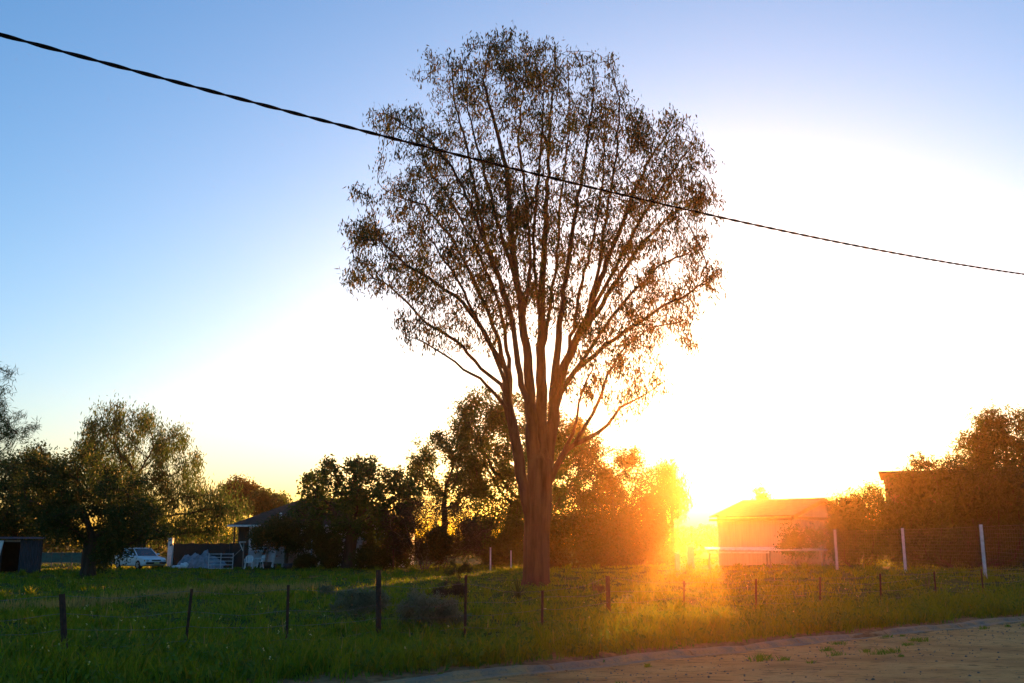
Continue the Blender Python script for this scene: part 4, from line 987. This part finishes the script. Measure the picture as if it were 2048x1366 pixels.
quad('rear_window', [(-1.55, .68, .93), (-1.55, -.68, .93), (-.98, -.55, 1.35), (-.98, .55, 1.35)], M['glass'], car)
for s_ in (-1, 1):
    quad('side_window', [(0.82, s_ * .765, .9), (-0.3, s_ * .78, .92), (-0.3, s_ * .63, 1.33), (0.22, s_ * .615, 1.32)], M['glass'], car)
    quad('side_window', [(-0.36, s_ * .78, .92), (-1.4, s_ * .755, .93), (-.97, s_ * .605, 1.32), (-0.36, s_ * .63, 1.33)], M['glass'], car)
    MB().tube([(0.97, s_ * .72, .9), (0.24, s_ * .6, 1.35)], 0.035, 6).build('windscreen_pillar', M['car_paint'], car)
    MB().tube([(-0.33, s_ * .8, .92), (-0.33, s_ * .635, 1.34)], 0.035, 6).build('door_pillar', M['car_paint'], car)
    MB().tube([(-1.5, s_ * .74, .93), (-.97, s_ * .59, 1.35)], 0.05, 6).build('rear_pillar', M['car_paint'], car)
    MB().box((0.72, s_ * .92, .98), (0.12, 0.18, 0.12)).build('mirror', M['car_paint'], car, bevel=0.03)
    MB().box((2.16, s_ * .52, .585), (0.08, 0.34, 0.12), rz=-s_ * 0.14).build('headlight', M['lamp_glass'], car, bevel=0.015)
    MB().box((2.08, s_ * .73, .585), (0.1, 0.1, 0.11), rz=-s_ * 0.5).build('indicator', M['amber'], car, bevel=0.012)
    for x_ in (1.35, -1.35):
        wh = MB().tube([(x_, s_ * .7, .3), (x_, s_ * .71, .3), (x_, s_ * .85, .3), (x_, s_ * .86, .3)], [0.24, 0.3, 0.3, 0.24], 18).build('wheel', M['tyre'], car)
        MB().tube([(x_, s_ * .862, .3), (x_, s_ * .875, .3)], [0.19, 0.15], 14).build('rim', M['hub'], wh)
MB().box((2.215, 0, .595), (0.05, 0.62, 0.075)).build('grille', M['trim'], car, bevel=0.01)
MB().box((2.21, 0, .43), (0.14, 1.42, 0.12)).build('bumper', M['trim'], car, bevel=0.03)
MB().box((2.293, 0, .43), (0.02, 0.37, 0.11)).build('number_plate', M['plate'], car)
MB().tube([(1.0, -.6, .93), (0.92, -.63, 1.4)], 0.008, 5).build('aerial', M['trim'], car)

# ------------------------------------------------------------------ cream gabled shed by the sun
A_ = R(42); c0 = base_at(1585, 60.0)
gd = Vector((math.sin(A_), math.cos(A_), 0)); ld = Vector((-math.cos(A_), math.sin(A_), 0))
shed = tag(empty('gabled_shed', c0), "cream gabled shed with brown roof, right of the setting sun", "shed")
ze = at(1585, 1031, 60).z - c0.z; GW, GL = 8.0, 5.0; ap = at(1651, 999, 60 + gd.y * GW / 2).z - c0.z
Ms = Matrix(((gd.x, ld.x, 0, 0), (gd.y, ld.y, 0, 0), (0, 0, 1, 0), (0, 0, 0, 1)))     # x = gable, y = long side
vs = [(0, 0, -0.2), (GW, 0, -0.2), (GW, 0, ze), (GW / 2, 0, ap), (0, 0, ze)]; vs = vs + [(x, GL, z) for x, y, z in vs]
MB().add([Ms @ Vector(v) for v in vs], [(0, 1, 2, 3, 4), (9, 8, 7, 6, 5), (0, 5, 6, 1), (1, 6, 7, 2), (4, 9, 5, 0)]).build('wall', M['cream_wall'], shed)
for s_, xa, xb in (('near', -0.35, GW / 2), ('far', GW + 0.35, GW / 2)):
    sl = (ap - ze) / (GW / 2); za = ze - 0.35 * sl + 0.06
    p = [(xa, -0.35, za), (xb, -0.35, ap + 0.06), (xb, GL + 0.35, ap + 0.06), (xa, GL + 0.35, za)]
    MB().add([Ms @ Vector(v) for v in p] + [Ms @ Vector((x, y, z + 0.05)) for x, y, z in p], [(0, 1, 2, 3), (7, 6, 5, 4)] + [(i_, i_ + 4, (i_ + 1) % 4 + 4, (i_ + 1) % 4) for i_ in range(4)]).build('roof_slope', M['shed_roof'], shed)
    MB().bar(Ms @ Vector((xa, -0.36, za - 0.06)), Ms @ Vector((xb, -0.36, ap - 0.03)), 0.05, 0.2).build('barge_board', M['shed_roof'], shed)
MB().bar(Ms @ Vector((-0.38, -0.3, ze - 0.2)), Ms @ Vector((-0.38, GL + 0.3, ze - 0.2)), 0.14).build('gutter', M['shed_roof'], shed)
MB().bar(Ms @ Vector((0.02, -0.05, ze - 0.12)), Ms @ Vector((GW, -0.05, ze - 0.12)), 0.06, 0.16).build('trim_board', M['brown_wall'], shed)
for q in range(16): MB().bar(Ms @ Vector((-0.012, 0.18 + q * 0.31, -0.1)), Ms @ Vector((-0.012, 0.18 + q * 0.31, ze - 0.28)), 0.03, 0.05).build('wall_rib', M['cream_wall'], shed)
for q in range(24): MB().bar(Ms @ Vector((0.2 + q * 0.33, -0.012, -0.1)), Ms @ Vector((0.2 + q * 0.33, -0.012, min(ze - 0.22, 9))), 0.03, 0.05).build('wall_rib', M['cream_wall'], shed)
# low white-topped pen roof in front of it
pn = base_at(1520, 57); pen = tag(empty('low_shelter', pn), "long low shelter with flat white roof edge in front of the cream shed", "shelter")
x0 = at(1416, 1098, 57).x - pn.x; x1 = at(1655, 1098, 55).x - pn.x; zt = at(1520, 1098, 57).z - pn.z
MB().add([(x0, 0.6, zt), (0.6, -0.5, zt - 0.03), (x1, -2.0, zt - 0.02), (x1 + 0.2, 0.2, zt + 0.05), (0.8, 2.0, zt + 0.1), (x0 + 0.3, 2.6, zt + 0.1)] + [(x0, 0.6, zt - .06), (0.6, -0.5, zt - .1), (x1, -2.0, zt - .08), (x1 + 0.2, 0.2, zt), (0.8, 2.0, zt), (x0 + 0.3, 2.6, zt)],
         [(0, 1, 2, 3, 4, 5), (11, 10, 9, 8, 7, 6)] + [(i_, i_ + 6, (i_ + 1) % 6 + 6, (i_ + 1) % 6) for i_ in range(6)]).build('roof_sheet', M['white_paint'], pen)
for x_, y_ in ((x0 + 0.2, 0.8), (0.5, -0.2), (x1 - 0.1, -1.6), (x0 + 0.5, 2.3), (0.8, 1.7)): MB().tube([(x_, y_, -0.2), (x_, y_, zt - 0.1)], 0.05, 6).build('leg', M['old_timber'], pen)
MB().bar((x0 + 0.2, 0.8, zt * 0.82), (0.5, -0.2, zt * 0.82), 0.05, 0.1).build('rail', M['white_paint'], pen)

# ------------------------------------------------------------------ tall brown building behind the hedge
tb0 = base_at(1779, 72); tw = at(2150, 1000, 72).x - tb0.x; th = at(1779, 949, 72).z - tb0.z
tbd = tag(empty('tall_building', tb0, R(-21)), "tall flat-roofed dark brown building behind the hedge at right", "building")
MB().box((tw / 2, 4, th / 2 - 0.1), (tw, 8, th + 0.2)).build('wall', M['brick_dark'], tbd)
for q in range(int(tw / 0.9)): MB().box((0.45 + q * 0.9, -0.012, th / 2), (0.8, 0.03, th - 0.1)).build('wall_panel', M['brick_dark'], tbd)
MB().box((tw / 2, 3.9, th + 0.13), (tw + 0.7, 9.0, 0.12)).build('roof', M['roof_iron'], tbd)
MB().box((0.02, -0.1, th - 0.35), (0.16, 0.16, 0.7)).build('downpipe_head', M['brown_wall'], tbd)
# ------------------------------------------------------------------ added orange volume standing in for lens glare
hb = MB().box((10, 88, 13.0), (420, 208, 32)).build('glare_haze', None)
m = bpy.data.materials.new('glare volume'); m.use_nodes = True; n = m.node_tree; n.nodes.clear()
out = n.nodes.new('ShaderNodeOutputMaterial'); v = n.nodes.new('ShaderNodeVolumePrincipled')
v.inputs['Density'].default_value = 0.00027; v.inputs['Anisotropy'].default_value = 0.92; v.inputs['Color'].default_value = (1, 0.56, 0.23, 1)
n.links.new(v.outputs[0], out.inputs['Volume']); hb.data.materials.append(m)
tag(hb, "thin orange volume added to imitate lens glare around the sun", "glare_haze", kind="stuff")
